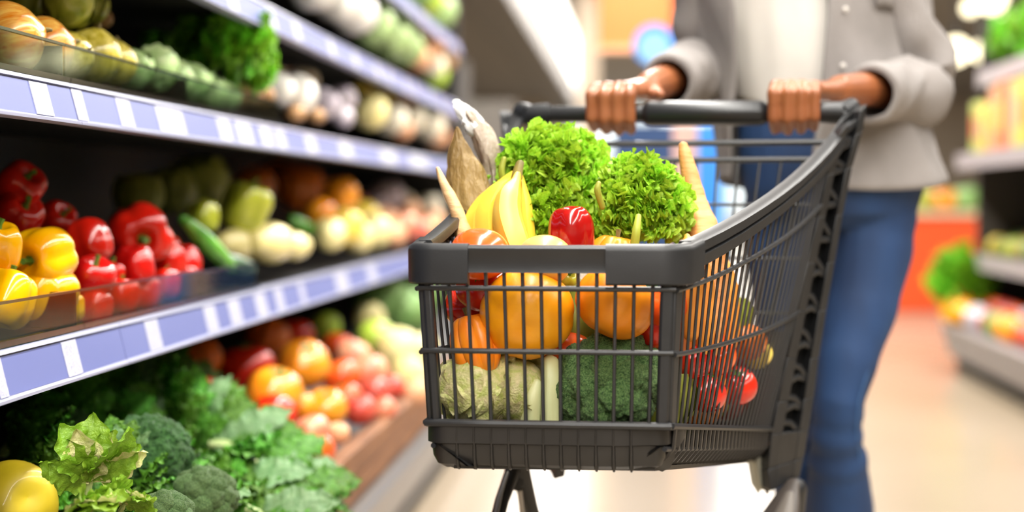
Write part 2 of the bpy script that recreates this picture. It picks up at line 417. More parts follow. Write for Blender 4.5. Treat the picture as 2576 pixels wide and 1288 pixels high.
tomato_kind('lilac', 'lilac_turnip', '#a79aa8', '#d9d0d6', 16, .45, False, 1, 0, 2, .45)
tomato_kind('brown', 'brown_potato', '#a87a4c', '#c49a68', 17, .4, False, 1, 0, 3, .6)
tomato_kind('yel', 'yellow_lemon', '#f2cf3c', '#f7df72', 18, .52, False, 1, 0, 3, .35)
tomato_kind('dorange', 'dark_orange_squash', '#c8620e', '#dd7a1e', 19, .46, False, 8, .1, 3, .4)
# pumpkins: ribbed, with a small dry stem
def pumpkin(key, c1, c2, seed, nl, depth, h):
    m = mat(key, c1, c2, scale=3, rough=.34, coat=.08, bump=.06, bscale=60)
    proto(key, fruit('small_orange_pumpkin', lobed(nl, depth, h, .12, .05, .95, 64, 26, seed, 0, .05), m, ('stem', MB().tube([(0, 0, h - .16), (.01, 0, h - .05), (.04, .01, h + .06)], [.055, .035, .045], 10, fn=lambda t, a: 1 + .15 * math.cos(5 * a)), STEMB)))
pumpkin('pump1', '#f49a06', '#f8aa16', 1, 7, .045, .48)
pumpkin('pump2', '#ee860e', '#f3981c', 2, 8, .035, .47)
pumpkin('pump3', '#ee7d12', '#f4941e', 3, 8, .12, .5)
# onions
def onion(key, c1, c2, seed):
    m = mat(key, c1, c2, scale=3.2, rough=.24, coat=.35, stretch=(3.2, 3.2, .5), distort=.6, contrast=(.35, .68))
    body = MB()
    def fn(i, j):
        th = i * 2 * math.pi; f = min(max(j, .004), .996) * math.pi
        r = .5 * math.sin(f) ** .9; z = .44 * math.cos(f)
        if j < .16: z += .06 * (1 - j / .16) ** 1.5
        v = Vector((r * math.cos(th), r * math.sin(th), z)); return v * (1 + .05 * noise.noise(v * 2 + Vector((seed, 0, 0))) + .006 * math.cos(th * 11))
    body.grid(fn, 30, 20, cu=True); body.f.append(tuple(i * 20 for i in range(30))); body.f.append(tuple(i * 20 + 19 for i in reversed(range(30))))
    neck = MB().tube([(0, 0, .46), (.01, 0, .52), (.03, .02, .57)], [.045, .035, .02], 7)
    roots = MB()
    for k in range(9):
        a = k * .7; roots.tube([(0, 0, -.42), (.06 * math.cos(a), .06 * math.sin(a), -.47), (.1 * math.cos(a), .1 * math.sin(a), -.46)], [.012, .008, .004], 4)
    proto(key, fruit('golden_onion', body, m, ('neck', neck, STEMB), ('roots', roots, STEMB)))
onion('onion', '#d87a10', '#f0bd5a', 1.0)
onion('onion2', '#a8981c', '#dfcc66', 5.0)
# a green tomatillo-like / kohlrabi ball wrapped in leaves; also cabbages
def wrapped(key, name, m, seed, n=7, ruf=.05, part='leaf'):
    core = MB().ico(3, lambda p: p * .47)
    o = core.obj(name, m)
    mes = [cup_leaf(seed + k, ruf=ruf).mesh(part, m, True) for k in range(3)]
    r = random.Random(seed)
    for k in range(n):
        M = Matrix.Rotation(k * 2.4 + r.random() * .3, 4, 'Z') @ Matrix.Rotation(-.25 + .1 * r.random(), 4, 'Y') @ Matrix.Diagonal((1 + .02 * k, 1 + .02 * k, 1 + .01 * k, 1))
        link(part, mes[k % 3], o, M)
    proto(key, o)
wrapped('cabbage', 'pale_cabbage', LEAFP, 1, 8, .1)
wrapped('sprout', 'pale_green_cabbage', mat('sprout_leaf', '#7fa85a', '#c6dba0', scale=4, rough=.4, bump=.15, bscale=20, var=.1), 2)
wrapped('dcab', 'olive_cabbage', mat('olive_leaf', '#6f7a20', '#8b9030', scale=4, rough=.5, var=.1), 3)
wrapped('gcab', 'green_cabbage', mat('green_cabbage_leaf', '#5f9040', '#9cc078', scale=4, rough=.45, bump=.2, bscale=20), 4)
wrapped('kohl', 'yellow_green_kohlrabi', mat('kohlrabi_skin', '#8d9c1c', '#c3c65a', scale=3, rough=.3, coat=.2, var=.08), 5, 4, .03)
# broccoli head: stalk, florets, leaves
def broccoli(key, name, m, seed, nfl=17, leaves=0, sub=4):
    o = MB().tube([(0, 0, -.62), (0, .01, -.35), (0, 0, -.1)], [.13, .14, .2], 12, fn=lambda t, a: 1 + .12 * math.cos(5 * a)).obj(name, STALK)
    mes = [floret_mesh('floret', m, seed + k, sub) for k in range(3)]
    r = random.Random(seed); g = math.pi * (3 - 5 ** .5)
    for k in range(nfl):
        z = 1 - (k + .5) / nfl * 1.25; q = math.sqrt(max(0, 1 - z * z)); a = k * g
        d = Vector((q * math.cos(a), q * math.sin(a), z))
        pos = Vector((d.x * .37, d.y * .37, d.z * .3)); s = .36 + .1 * r.random()
        link('floret', mes[k % 3], o, Matrix.Translation(pos) @ Euler((r.random() * 6, r.random() * 6, r.random() * 6)).to_matrix().to_4x4() @ Matrix.Diagonal((s, s, s, 1)))
    if leaves:
        lm = leaf_grid(.6, .42, .06, 3, .8, seed=seed).mesh('leaf', LEAFD, True)
        for k in range(leaves):
            a = k * 2.2 + seed; d = Vector((math.cos(a), math.sin(a), .5))
            link('leaf', lm, o, align(Vector((d.x * .16, d.y * .16, -.4)), d, Vector((-d.x, -d.y, 1.2))))
    proto(key, o)
broccoli('broc', 'broccoli', BROC, 3, 24, 0, 5)
broccoli('brocd', 'broccoli', BROCD, 8, 22, 3, 5)
broccoli('brocl', 'broccoli', BROC, 14, 18, 3, 4)
# leafy bunches
def bunch(key, name, meshes, n, seed, spread=.9, s0=.8, s1=1.1, part='leaf', extra=None):
    o = MB().tube([(0, -.25, 0), (0, -.05, 0), (0, .1, .02)], [.05, .06, .03], 8).obj(name, STALK)
    r = random.Random(seed)
    for k in range(n):
        a = (k / max(n - 1, 1) - .5) * 2 * spread + r.uniform(-.2, .2); el = r.uniform(-.05, .75)
        d = Vector((math.sin(a), math.cos(a) * math.cos(el), math.sin(el)))
        pos = Vector((math.sin(a) * .05, r.uniform(-.05, .12), .02 + .02 * r.random()))
        link(part, meshes[k % len(meshes)], o, align(pos, d, Vector((r.uniform(-.5, .5), -.35, 1)), r.uniform(s0, s1)))
    proto(key, o)
kale_m = [leaf_grid(.8, .5, .075, 5 + k, .7 + .25 * k, 30, 15, .6, 0, 4, k, 11).mesh('leaf', LEAFK, True) for k in range(4)]
kale_m += [leaf_grid(.85, .42, .05, 4, .9, 30, 13, .6, 0, 3, 7, 9).mesh('leaf', LEAFD, True)]
for k_ in range(3): bunch('kale%d' % k_, 'kale_bunch', [kale_m[k_], kale_m[(k_ + 1) % 4], kale_m[(k_ + 2) % 4], kale_m[0], kale_m[(k_ + 3) % 4], kale_m[4]] if k_ else kale_m[:4], 14, 20 + k_, 1.1)
lettuce_m = [leaf_grid(.8, .62, .06, 3, .8 + .2 * k, 26, 15, .7, .06, 3, 30 + k, 7).mesh('leaf', LEAFB, True) for k in range(3)]
lettuce_p = [leaf_grid(.7, .5, .06, 3, .9, 24, 13, .7, .1, 2, 40, 6).mesh('leaf', LEAFP, True)]
bunch('greens', 'leafy_green_head', lettuce_m + lettuce_p, 12, 31, 1.2)
herb_m = [frill_leaf(3 + k, 1.2, .34, 10, 30, .09).mesh('leaf', HERB, True) for k in range(3)]
def herb(key, seed, n=70):
    o = MB().tube([(0, 0, -.5), (0, 0, -.1), (0, .02, .1)], [.05, .07, .04], 8).obj('parsley_bunch', STEMG)
    r = random.Random(seed)
    for k in range(n):
        d = Vector((r.uniform(-1, 1), r.uniform(-1, 1), r.uniform(-.3, 1))).normalized(); pos = d * r.uniform(.1, .38)
        link('leaf', herb_m[k % 3], o, align(pos, d, Vector((r.uniform(-1, 1), r.uniform(-1, 1), 1)), r.uniform(.7, 1.1)))
    proto(key, o)
herb('herb', 5)
curl_m = [frill_leaf(1.0 + 1.7 * k, 1.0).mesh('leaf', CURL, True) for k in range(6)]
# longish vegetables (along +Y)
def longveg(key, name, m, rad, L=1.0, seed=0, n=14, bend=.06, stem=None, rib=0, ringy=0):
    N = len(rad); pts = [Vector((bend * math.sin(math.pi * k / (N - 1)), L * (k / (N - 1) - .5), 0)) for k in range(N)]
    o = MB().tube(pts, rad, n, fn=lambda t, a: 1 + rib * math.cos(5 * a) + .04 * noise.noise(Vector((t * 6, math.cos(a), seed))) + ringy * noise.noise(Vector((t * 26, .3 * math.cos(a), seed))), round_cap=True).obj(name, m)
    if stem: link('stem', MB().tube([pts[-1], pts[-1] + Vector((0, .08, .01))], [.04, .03], 8).mesh('stem', stem), o)
    proto(key, o)
longveg('courg', 'green_courgette', mat('courgette_skin', '#2f7d1c', '#7dbb4a', scale=5, rough=.25, coat=.3, stretch=(5, .6, 5)), [.09, .12, .13, .13, .12, .1, .08], stem=STEMG, rib=.03)
longveg('squash', 'pale_yellow_squash', mat('squash_skin', '#e2d070', '#eee2a4', scale=2, rough=.3, coat=.2), [.13, .19, .21, .2, .17, .14, .1], stem=STEMG)
longveg('cuke', 'dark_green_cucumber', mat('cucumber_skin', '#2a4a2c', '#4f6e4a', scale=9, rough=.3, coat=.2), [.1, .13, .14, .14, .13, .1], stem=STEMG, rib=.03)

# ------------------------------------------------------------------ the long produce shelf on the left
XS, YE, Y0 = -0.81, 6.6, 0.7
SH = thing('produce_shelf_unit', 'long black supermarket shelf unit with lavender price rails and four produce tiers', 'shelf', (-1.05, 3.3, 0))
MB().box((-1.42, Y0, .15), (-1.38, YE, 2.1)).obj('back_panel', BLACK, SH, False)
MB().box((-1.4, YE, .1), (XS - .02, YE + .05, 2.1)).obj('end_panel', DARK, SH, False)
MB().box((-1.4, Y0 - .05, .1), (XS - .02, Y0, 2.1)).obj('end_panel', DARK, SH, False)
TIER = {'lower': (.586, .652), 'upper': (.957, 1.018), 'top': (1.222, 1.285), 'crown': (1.51, 1.57)}
JOINT = {'lower': onX(318, 880, XS).y, 'upper': onX(196, 255, XS).y, 'top': 2.3, 'crown': 2.4}
LABPX = {'upper': [(92, 136, 255), (186, 222, 262), (306, 340, 285), (404, 470, 300), (556, 588, 325), (602, 640, 330), (662, 690, 340), (702, 730, 345), (775, 800, 350), (860, 890, 360), (950, 1000, 375), (1035, 1080, 385)],
         'lower': [(0, 22, 960), (172, 208, 895), (378, 410, 830), (524, 552, 780), (584, 612, 765), (650, 676, 745), (700, 718, 730), (760, 780, 715), (850, 880, 690), (930, 950, 665)],
         'top': [], 'crown': []}
for nm, (zb, zt) in TIER.items():
    MB().box((-1.38, Y0, zt - .03), (XS - .03, YE, zt - .005)).obj('shelf_board', DARK, SH, False)
    tl = .016
    def fx(z): return XS - tl * (z - zb) / (zt - zb)
    ys = [JOINT[nm] + k * 1.25 for k in range(-2, 5)]
    ys = [max(Y0, ys[0])] + [y for y in ys[1:] if y < YE] + [YE]
    for a, b in zip(ys[:-1], ys[1:]):
        if b - a < .02: continue
        prof = [(fx(zb), zb), (fx(zb) + .006, zb + .001), (fx(zb) + .006, zb + .005), (fx(zb), zb + .007), (fx(zt), zt - .007), (fx(zt) + .006, zt - .005), (fx(zt) + .004, zt), (XS - .035, zt), (XS - .035, zt - .03), (XS - .02, zb)]
        rail = MB(); a2, b2 = a + .0012, b - .0012
        rail.add([(x, a2, z) for x, z in prof] + [(x, b2, z) for x, z in prof], [(i, (i + 1) % 10, 10 + (i + 1) % 10, 10 + i) for i in range(10)] + [tuple(range(9, -1, -1)), tuple(range(10, 20))])
        ro = rail.obj('price_rail', RAILW, SH, False)
        za, zc = zb + .008, zt - .008
        MB().hexa([(fx(za) + .0005, a2, za), (fx(za) + .002, a2, za), (fx(za) + .002, b2, za), (fx(za) + .0005, b2, za)], [(fx(zc) + .0005, a2, zc), (fx(zc) + .002, a2, zc), (fx(zc) + .002, b2, zc), (fx(zc) + .0005, b2, zc)]).obj('paper_strip', LAV, ro, False)
        spans = [(onX(p, y, XS).y, onX(q, y, XS).y) for p, q, y in LABPX[nm]]
        if not spans:
            yy = a + .2; 
            while yy < b - .1: spans.append((yy, yy + .06)); yy += rnd.uniform(.2, .4)
        for p, q in spans:
            if a <= (p + q) / 2 < b:
                p, q = max(p, a2), min(q, b2)
                MB().hexa([(fx(za) + .002, p, za), (fx(za) + .0032, p, za), (fx(za) + .0032, q, za), (fx(za) + .002, q, za)], [(fx(zc) + .002, p, zc), (fx(zc) + .0032, p, zc), (fx(zc) + .0032, q, zc), (fx(zc) + .002, q, zc)]).obj('price_label', LABM, ro, False)
# bottom: sloping bed, plinth and steel bumper
MB().hexa([(-1.38, Y0, .2), (-.64, Y0, .2), (-.64, YE, .2), (-1.38, YE, .2)], [(-1.38, Y0, .50), (-.64, Y0, .265), (-.64, YE, .265), (-1.38, YE, .50)]).obj('sloping_bed', BLACK, SH, False)
MB().box((-1.38, Y0, .0), (-.66, YE, .2)).obj('plinth', DARK, SH, False)
MB().sweep([(-.62, Y0, 0), (-.62, YE, 0)], [(-.03, .19), (.03, .19), (.045, .17), (.045, .1), (.03, .08), (-.03, .08)], side=Vector((1, 0, 0))).obj('steel_bumper', STEEL, SH, sharp=30)
MB().sweep([(-.62, Y0, 0), (-.62, YE, 0)], [(-.03, .078), (.02, .078), (.02, .01), (-.03, .01)], side=Vector((1, 0, 0))).obj('kick_plate', mat('kick_plate', '#5f5c5a', rough=.5), SH, False)
CR = thing('wooden_crate_front', 'brown wooden boards fronting the bottom tier of the left shelf', 'crate', (-.61, 3.3, .2))
ya = Y0
for k in range(5):
    yb = min(ya + 1.1, YE)
    MB().box((-.632, ya + .003, .252), (-.6, yb - .003, .308)).obj('board', WOOD, CR, False, bevel=.004)
    MB().box((-.634, ya + .003, .195), (-.602, yb - .003, .249)).obj('board', WOOD, CR, False, bevel=.004)
    ya = yb
MB().box((-.66, Y0, .2), (-.635, YE, .29)).obj('inner_batten', WOOD, CR, False)
# clear acrylic bins along the shelf fronts
def bin_(name, label, z, h, y0, y1, depth_=.2):
    t = thing('acrylic_bin', label, 'bin', (-.845, y0, z))
    MB().box((-.8385, y0, z), (-.8365, y1, z + h)).obj('front_panel', ACR, t, False)
    MB().box((-.840, y0, z + h), (-.835, y1, z + h + .004)).obj('rim', ACRE, t, False)
    MB().box((-.845 - depth_, y1 - .006, z), (-.8386, y1 - .003, z + h)).obj('divider', mat('divider_black', '#0a0a0a', rough=.25), t, False)
    MB().box((-.838, y0, z - .002), (-.828, y1, z + .006)).obj('foot_strip', ACRE, t, False)
za, zl = 1.022, .656
ya1, ya2 = onX(157, 160, -.84).y, onX(470, 230, -.84).y
bin_('', 'clear acrylic bin front holding the nearest golden onions on the upper shelf', za, .052, .72, ya1)
bin_('', 'clear acrylic bin front holding the yellow-green onions on the upper shelf', za, .052, ya1 + .002, ya2)
bin_('', 'clear acrylic bin front before the pale green cabbages on the upper shelf', za, .052, ya2 + .002, onX(700, 290, -.84).y)
yl1, yl2 = onX(192, 770, -.84).y, onX(500, 700, -.84).y
bin_('', 'clear acrylic bin front holding the yellow peppers', zl, .054, .72, yl1)
bin_('', 'clear acrylic bin front holding the red peppers', zl, .054, yl1 + .002, yl2)
bin_('', 'clear acrylic bin front before the pale squash', zl, .05, yl2 + .002, onX(640, 680, -.84).y)

ORD = 'first second third fourth fifth sixth seventh eighth ninth tenth eleventh twelfth thirteenth fourteenth fifteenth sixteenth seventeenth eighteenth nineteenth twentieth'.split()
def R3(): return (rnd.uniform(-.5, .5), rnd.uniform(-.5, .5), rnd.uniform(0, 6.28))
TOW = lambda p: (C0 - Vector(p)).normalized()                      # towards the aisle and the eye
def item(key, x, y, dpx, X, label, cat, rot=None, group=None, scl=(1, 1, 1)):
    p = onX(x, y, X); return put(key, p, dpx * depth(p) / F, label, cat, rot or R3(), group, scl)
def faced(key, x, y, dpx, X, label, cat, d, scl=(1, 1, 1), roll=0, group=None):
    """like item, its stem (+Z) pointing along d"""
    p = onX(x, y, X); s = dpx * depth(p) / F
    q = Vector(d).to_track_quat('Z', 'Y').to_matrix().to_4x4() @ Matrix.Rotation(roll, 4, 'Z') @ Matrix.Diagonal((s * scl[0], s * scl[1], s * scl[2], 1))
    return put(key, p, 1, label, cat, M=Matrix.Translation(p) @ q, group=group)
# --- upper shelf
A = 'golden onion'
for x, y, d, lb in [(22, 96, 190, 'largest golden onion at the near end of the upper shelf, cut by the frame'), (112, 120, 158, 'golden onion with a dark root scar behind the upper acrylic bin'),
                    ]:
    faced('onion', x, y, d, -.895, lb, 'onion', (.75, .5, .25), (1, 1, 1), x)
faced('onion2', 178, 140, 120, -.89, 'yellow-green onion just past the black bin divider on the upper shelf', 'onion', (.8, -.3, .2))
faced('onion2', 232, 142, 150, -.9, 'big shiny yellow-green onion in the middle of the upper acrylic bin', 'onion', (.3, -.2, .9))
faced('onion2', 283, 158, 125, -.895, 'last yellow-green onion before the pale cabbages on the upper shelf', 'onion', (.1, .3, .9))
item('kohl', 172, 8, 125, -.93, 'yellow-green kohlrabi lying on top of the onion row', 'kohlrabi')
item('kohl', 225, 12, 95, -.97, 'olive kohlrabi behind the topmost one above the onions', 'kohlrabi')
item('brown', 254, 48, 60, -.98, 'small brown potato wedged behind the kohlrabi on the upper shelf', 'potato')
item('kohl', 60, -10, 110, -1.02, 'shaded kohlrabi at the back above the near onions', 'kohlrabi')
for k, (x, y, d) in enumerate([(335, 172, 100), (388, 172, 108), (438, 200, 90), (482, 205, 98), (530, 235, 85), (568, 240, 72)]):
    item('sprout', x, y, d, -.89, 'pale green cabbage behind the acrylic bin, %s along the upper shelf from the onions' % ORD[k], 'cabbage')
for x, y, d, X, lb, r in [(602, 122, 140, -.86, 'tall bright bunch of parsley standing at the shelf front', (0, .1, 1)), (535, 120, 165, -.95, 'shaded parsley bunch behind the bright one', (.3, 0, 3)), (430, 110, 150, -1.15, 'dim parsley bunch farthest back behind the pale cabbages', (-.2, 0, 5)), (628, 190, 105, -.855, 'low parsley bunch drooping beside the pink onions', (.6, .2, 2))]:
    item('herb', x, y, d * 1.25, X, lb, 'herb', r, scl=(.8, .8, 1.15))
FAR = {'cream': ('cream turnip', 'turnip'), 'white': ('white turnip', 'turnip'), 'lilac': ('lilac turnip', 'turnip'), 'brown': ('brown potato', 'potato'), 'yel': ('yellow lemon', 'lemon'), 'peach': ('peach-coloured fruit', 'fruit'), 'sprout': ('pale green cabbage', 'cabbage'), 'gcab': ('green cabbage', 'cabbage'), 'lime': ('lime-green fruit', 'fruit'), 'orange': ('orange', 'orange'), 'apple': ('pale red apple', 'apple'), 'rapple': ('red apple', 'apple'), 'melon': ('pale yellow melon', 'melon'), 'tomO2': ('orange tomato', 'tomato'), 'tomR': ('red tomato', 'tomato'), 'tomO': ('orange-red tomato', 'tomato'), 'dorange': ('dark orange squash', 'squash'), 'dcab': ('olive cabbage', 'cabbage'), 'gpep': ('pale green pepper', 'pepper'), 'kohl': ('kohlrabi', 'kohlrabi'), 'rpep': ('red pepper', 'pepper'), 'squash': ('pale squash', 'squash'), 'courg': ('green courgette', 'courgette'), 'cuke': ('cucumber', 'cucumber'), 'herb': ('parsley bunch', 'herb')}
CNT = {}
def far(where, lst):
    for it in sorted(lst, key=lambda q: onX(q[1], 0, q[4] if len(q) > 4 else -.88).y):
        key, x, y, d = it[:4]; X = it[4] if len(it) > 4 else -.88
        n, c = FAR[key]; k = CNT.get((where, key), 0); CNT[(where, key)] = k + 1
        item(key, x, y, d, X, '%s %s from the near end of %s' % (ORD[k % 20], n, where), c)
far('the upper shelf beyond the parsley', [('brown', 600, 240, 75), ('peach', 628, 232, 70), ('brown', 655, 240, 75), ('cream', 690, 190, 70, -.95), ('white', 700, 225, 90), ('white', 745, 235, 110), ('brown', 745, 285, 55, -.86), ('brown', 795, 290, 50, -.86), ('cream', 765, 200, 75, -.95), ('brown', 720, 175, 70, -1.1),
    ('lilac', 815, 260, 85), ('lilac', 858, 250, 80), ('lilac', 862, 292, 60, -.86), ('yel', 905, 240, 75, -.92), ('melon', 930, 280, 95), ('yel', 955, 265, 80, -.93), ('cream', 985, 300, 85), ('peach', 1012, 325, 60), ('cream', 1035, 300, 75), ('brown', 1010, 255, 65, -.95), ('sprout', 1060, 265, 80, -.93), ('cream', 1078, 315, 85), ('peach', 1100, 345, 60), ('lilac', 1105, 290, 70), ('peach', 760, 150, 75, -1.2), ('lilac', 960, 225, 60, -1.0)])
far('the top shelf', [('white', 790, -30, 130), ('white', 850, 0, 130), ('white', 895, 35, 115), ('sprout', 940, 70, 105), ('sprout', 985, 98, 100), ('gcab', 965, 30, 110, -.95), ('gcab', 1005, 45, 95, -1.0), ('sprout', 1020, 120, 85), ('peach', 1065, 115, 105, -.9), ('peach', 1050, 145, 70), ('cream', 1085, 160, 75), ('brown', 1110, 150, 80), ('lime', 1095, 190, 65), ('lime', 1075, 95, 65, -.92)])
far('the crown shelf', [('gcab', 1040, -35, 100), ('lime', 1078, -5, 85), ('sprout', 1105, 28, 80), ('peach', 1060, -60, 80)])
# --- lower shelf
UPC = (.55, -.75, .25)
def Yp(x, y, d, X, lb, dr, roll=0, scl=(1, 1, 1)): faced('ypep', x, y, d, X, lb, 'pepper', dr, scl, roll)
def Rp(x, y, d, X, lb, dr, roll=0, scl=(1, 1, 1), k='rpep'): faced(k, x, y, d, X, lb, 'pepper', dr, scl, roll)
Yp(108, 645, 160, -.905, 'shiny yellow pepper on the upper layer, its stem turned to the left', (-.2, -.95, -.15), .3)
Yp(-8, 622, 130, -.93, 'yellow pepper at the frame edge, upper layer of the yellow heap', (.2, -.2, .9))
Yp(118, 748, 160, -.9, 'broad yellow pepper below the shiny one, half behind the acrylic', (.3, -.1, 1), 1)
Yp(14, 752, 150, -.9, 'yellow pepper in the lower layer at the frame edge', (.1, .4, 1), 2)
Yp(176, 775, 75, -.875, 'small yellow pepper squeezed against the black divider', (0, 0, 1))
Rp(350, 590, 165, -.93, 'largest red pepper, its green stem turned to the aisle', (.42, -.85, -.2), .6)
Rp(222, 608, 118, -.93, 'upright red pepper behind the dark-stemmed one', (.35, -.1, -.9), 0)
Rp(232, 700, 118, -.895, 'red pepper with a dark stem on top, next to the yellow peppers', (.35, -.3, .9), .5, k='rpep2')
Rp(272, 695, 85, -.92, 'narrow red pepper tucked behind the dark-stemmed one', (.3, .2, 1))
Rp(338, 668, 110, -.9, 'smooth red pepper below the largest one', (0, .3, -1), 1, k='rpep2')
Rp(400, 630, 105, -.95, 'orange-tinged red pepper right of the largest stem', (0, 1, .3), 1)
Rp(425, 660, 90, -.9, 'red pepper with a pale highlight, second from the far end', (0, .3, -1), 2)
Rp(465, 660, 88, -.9, 'red pepper at the far end of the red heap', (.1, .6, -.8), 1, k='rpep2')
for k, (x, y, d) in enumerate([(240, 775, 90), (308, 745, 90), (365, 735, 85), (415, 715, 80), (462, 705, 75)]):
    Rp(x, y, d, -.885, 'red pepper at the bottom of the bin, %s from the black divider' % ORD[k], (0, .2, 1), k)
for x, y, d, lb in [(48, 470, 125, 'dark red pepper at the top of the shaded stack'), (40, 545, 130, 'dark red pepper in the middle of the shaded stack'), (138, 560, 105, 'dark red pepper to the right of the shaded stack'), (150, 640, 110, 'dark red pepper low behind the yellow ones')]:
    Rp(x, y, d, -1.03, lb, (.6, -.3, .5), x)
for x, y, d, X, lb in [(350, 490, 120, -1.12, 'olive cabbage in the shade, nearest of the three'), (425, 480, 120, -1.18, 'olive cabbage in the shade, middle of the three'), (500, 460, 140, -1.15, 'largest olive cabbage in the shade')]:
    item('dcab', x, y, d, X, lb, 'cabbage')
PD = lambda x, y, d, X, key, lb, cat, yd, s=None: put(key, None, 1, lb, cat, M=align(onX(x, y, X), yd, (.4, -.3, 1), d * depth(onX(x, y, X)) / F))
PD(530, 620, 190, -.88, 'courg', 'glossy green courgette sloping down beside the red peppers', 'courgette', (.3, .6, -.5))
PD(500, 590, 150, -.94, 'courg', 'green courgette half hidden behind the front one', 'courgette', (.2, .7, -.4))
item('gpep', 512, 545, 80, -.95, 'small pale green pepper left of the large one', 'pepper')
item('gpep', 616, 520, 125, -.93, 'large pale green pepper lying on the squash', 'pepper', (.3, .2, 1))
PD(600, 665, 160, -.865, 'cuke', 'dark cucumber at the shelf edge in front of the squash', 'cucumber', (.1, 1, -.2))
PD(680, 605, 250, -.9, 'squash', 'long pale yellow squash lying along the shelf', 'squash', (.05, 1, 0))
PD(600, 610, 200, -.95, 'squash', 'pale yellow squash under the large green pepper', 'squash', (.1, 1, 0))
PD(740, 615, 170, -.88, 'squash', 'pale squash at the far end of the squash row', 'squash', (.1, 1, 0))
PD(770, 575, 150, -.95, 'courg', 'green courgette between the squash and the oranges', 'courgette', (.2, 1, -.3))
far('the lower shelf beyond the squash', [('orange', 855, 488, 95, -.93), ('tomO2', 805, 535, 85, -.93), ('dorange', 755, 470, 130, -1.15), ('dorange', 640, 465, 105, -1.2), ('dorange', 700, 440, 90, -1.25), ('melon', 830, 590, 85), ('yel', 870, 570, 95), ('melon', 900, 595, 85), ('yel', 915, 550, 90, -.93), ('melon', 945, 580, 85), ('yel', 880, 535, 80, -.98), ('peach', 968, 555, 75, -.92), ('lilac', 975, 490, 85, -1.0), ('peach', 990, 590, 65), ('lilac', 940, 510, 75, -1.05), ('apple', 1018, 568, 75), ('peach', 1030, 530, 65, -.95), ('rapple', 1048, 580, 65), ('cream', 1010, 510, 70, -1.0), ('peach', 1070, 575, 65), ('lime', 1065, 530, 65, -.97), ('peach', 1090, 555, 60), ('rapple', 900, 520, 70, -1.05), ('cream', 1085, 515, 60, -.91)])
# --- bottom tier: heap plane z = .3 + .3 (-.62 - X)
HS = .35
def heap(x, y, up=0):
    r = ray(x, y); t = (.30 - .62 * HS + up - HC) / (r.z + HS * r.x); return C0 + r * t
HN = Vector((HS, -.15, 1)).normalized()
def hitem(key, x, y, d, lb, cat, up=0, rot=None, scl=(1, 1, 1)):
    p = heap(x, y, up); return put(key, p, d * depth(p) / F, lb, cat, rot or R3(), None, scl)
hitem('mango', 22, 1275, 230, 'big yellow mango in the near bottom corner', 'mango', .02, (1.2, .2, .8))
def leafy(key, x, y, d, lb, cat, yd, up=0.03, n=None):
    p = heap(x, y, up); s = d * depth(p) / F; put(key, None, 1, lb, cat, M=align(p, yd, n or HN + Vector((.35, -.6, 0)), s))
for k, (x, y, d, yd) in enumerate(sorted([(490, 1080, 200, (.5, .3, .3)), (440, 1062, 190, (.4, -.2, .4)), (580, 1120, 215, (.8, .2, -.1)), (530, 1180, 220, (.8, -.5, .1)), (680, 1185, 230, (.9, .3, -.5)), (600, 1225, 240, (.9, -.3, -.3)), (735, 1240, 220, (.8, .3, -.6)), (480, 1285, 230, (.8, -.4, -.1)), (660, 1300, 240, (.9, 0, -.4))], key=lambda q: q[1])):
    leafy('kale%d' % (k % 3), x, y, d, 'dark green kale bunch on the bottom tier, %s of nine counted downwards' % ORD[k], 'kale', yd)
for k, (x, y, d) in enumerate([(40, 1110, 240), (100, 1050, 260), (210, 985, 260), (230, 1060, 240), (300, 1040, 220), (330, 960, 260)]):
    leafy('kale%d' % (k % 3), x, y, d, 'kale bunch in deep shade under the lower shelf, %s of six from its near end' % ORD[k], 'kale', (.5, -.2 + .2 * k, .4), .0)
leafy('greens', 225, 1200, 185, 'bright leafy green head standing beside the yellow mango', 'greens', (.2, -.2, 1), .12, (.7, -.8, .1))
leafy('greens', 200, 1290, 160, 'flat leafy green head at the bottom frame edge', 'greens', (.7, -.5, .3), .12)
leafy('greens', 310, 1275, 120, 'small lime-green leafy head below the broccoli', 'greens', (.5, -.6, .5), .12)
leafy('kale1', 300, 1150, 120, 'dusty grey-green kale leaves leaning on the broccoli', 'kale', (.1, .1, 1), .10, (.8, -.7, .1))
for x, y, d, lb in [(150, 1235, 200, 'kale bunch between the yellow mango and the standing leafy head'), (290, 1215, 200, 'kale bunch under the dark broccoli head'), (400, 1220, 190, 'kale bunch between the dark and the paler broccoli heads'), (90, 1180, 200, 'kale bunch behind the yellow mango, half in the shade'), (330, 1290, 190, 'kale bunch at the bottom frame edge under the broccoli')]:
    leafy('kale0', x, y, d, lb, 'kale', (.6, -.2, .3), .03)
p_ = heap(378, 1140, .10)
put('brocd', None, 1, 'dark green broccoli head with leaves on the bottom tier', 'broccoli', M=align(p_, (-.3, .5, .6), (.75, -.75, .35), 185 * depth(p_) / F))
p_ = heap(515, 1250, .09)
put('brocl', None, 1, 'paler broccoli head in front of the kale at the crate side', 'broccoli', M=align(p_, (-.3, .5, .6), (.5, -.5, .75), 150 * depth(p_) / F))
p_ = heap(420, 1300, .11)
put('brocl', None, 1, 'broccoli head cut by the bottom frame edge', 'broccoli', M=align(p_, (-.3, .5, .6), (.5, -.4, .75), 130 * depth(p_) / F))
def farh(lst):
    for it in lst:
        key, x, y, d, lb = it[:5]; hitem(key, x, y, d, lb, FAR[key][1] if key in FAR else 'fruit', it[5] if len(it) > 5 else .02)
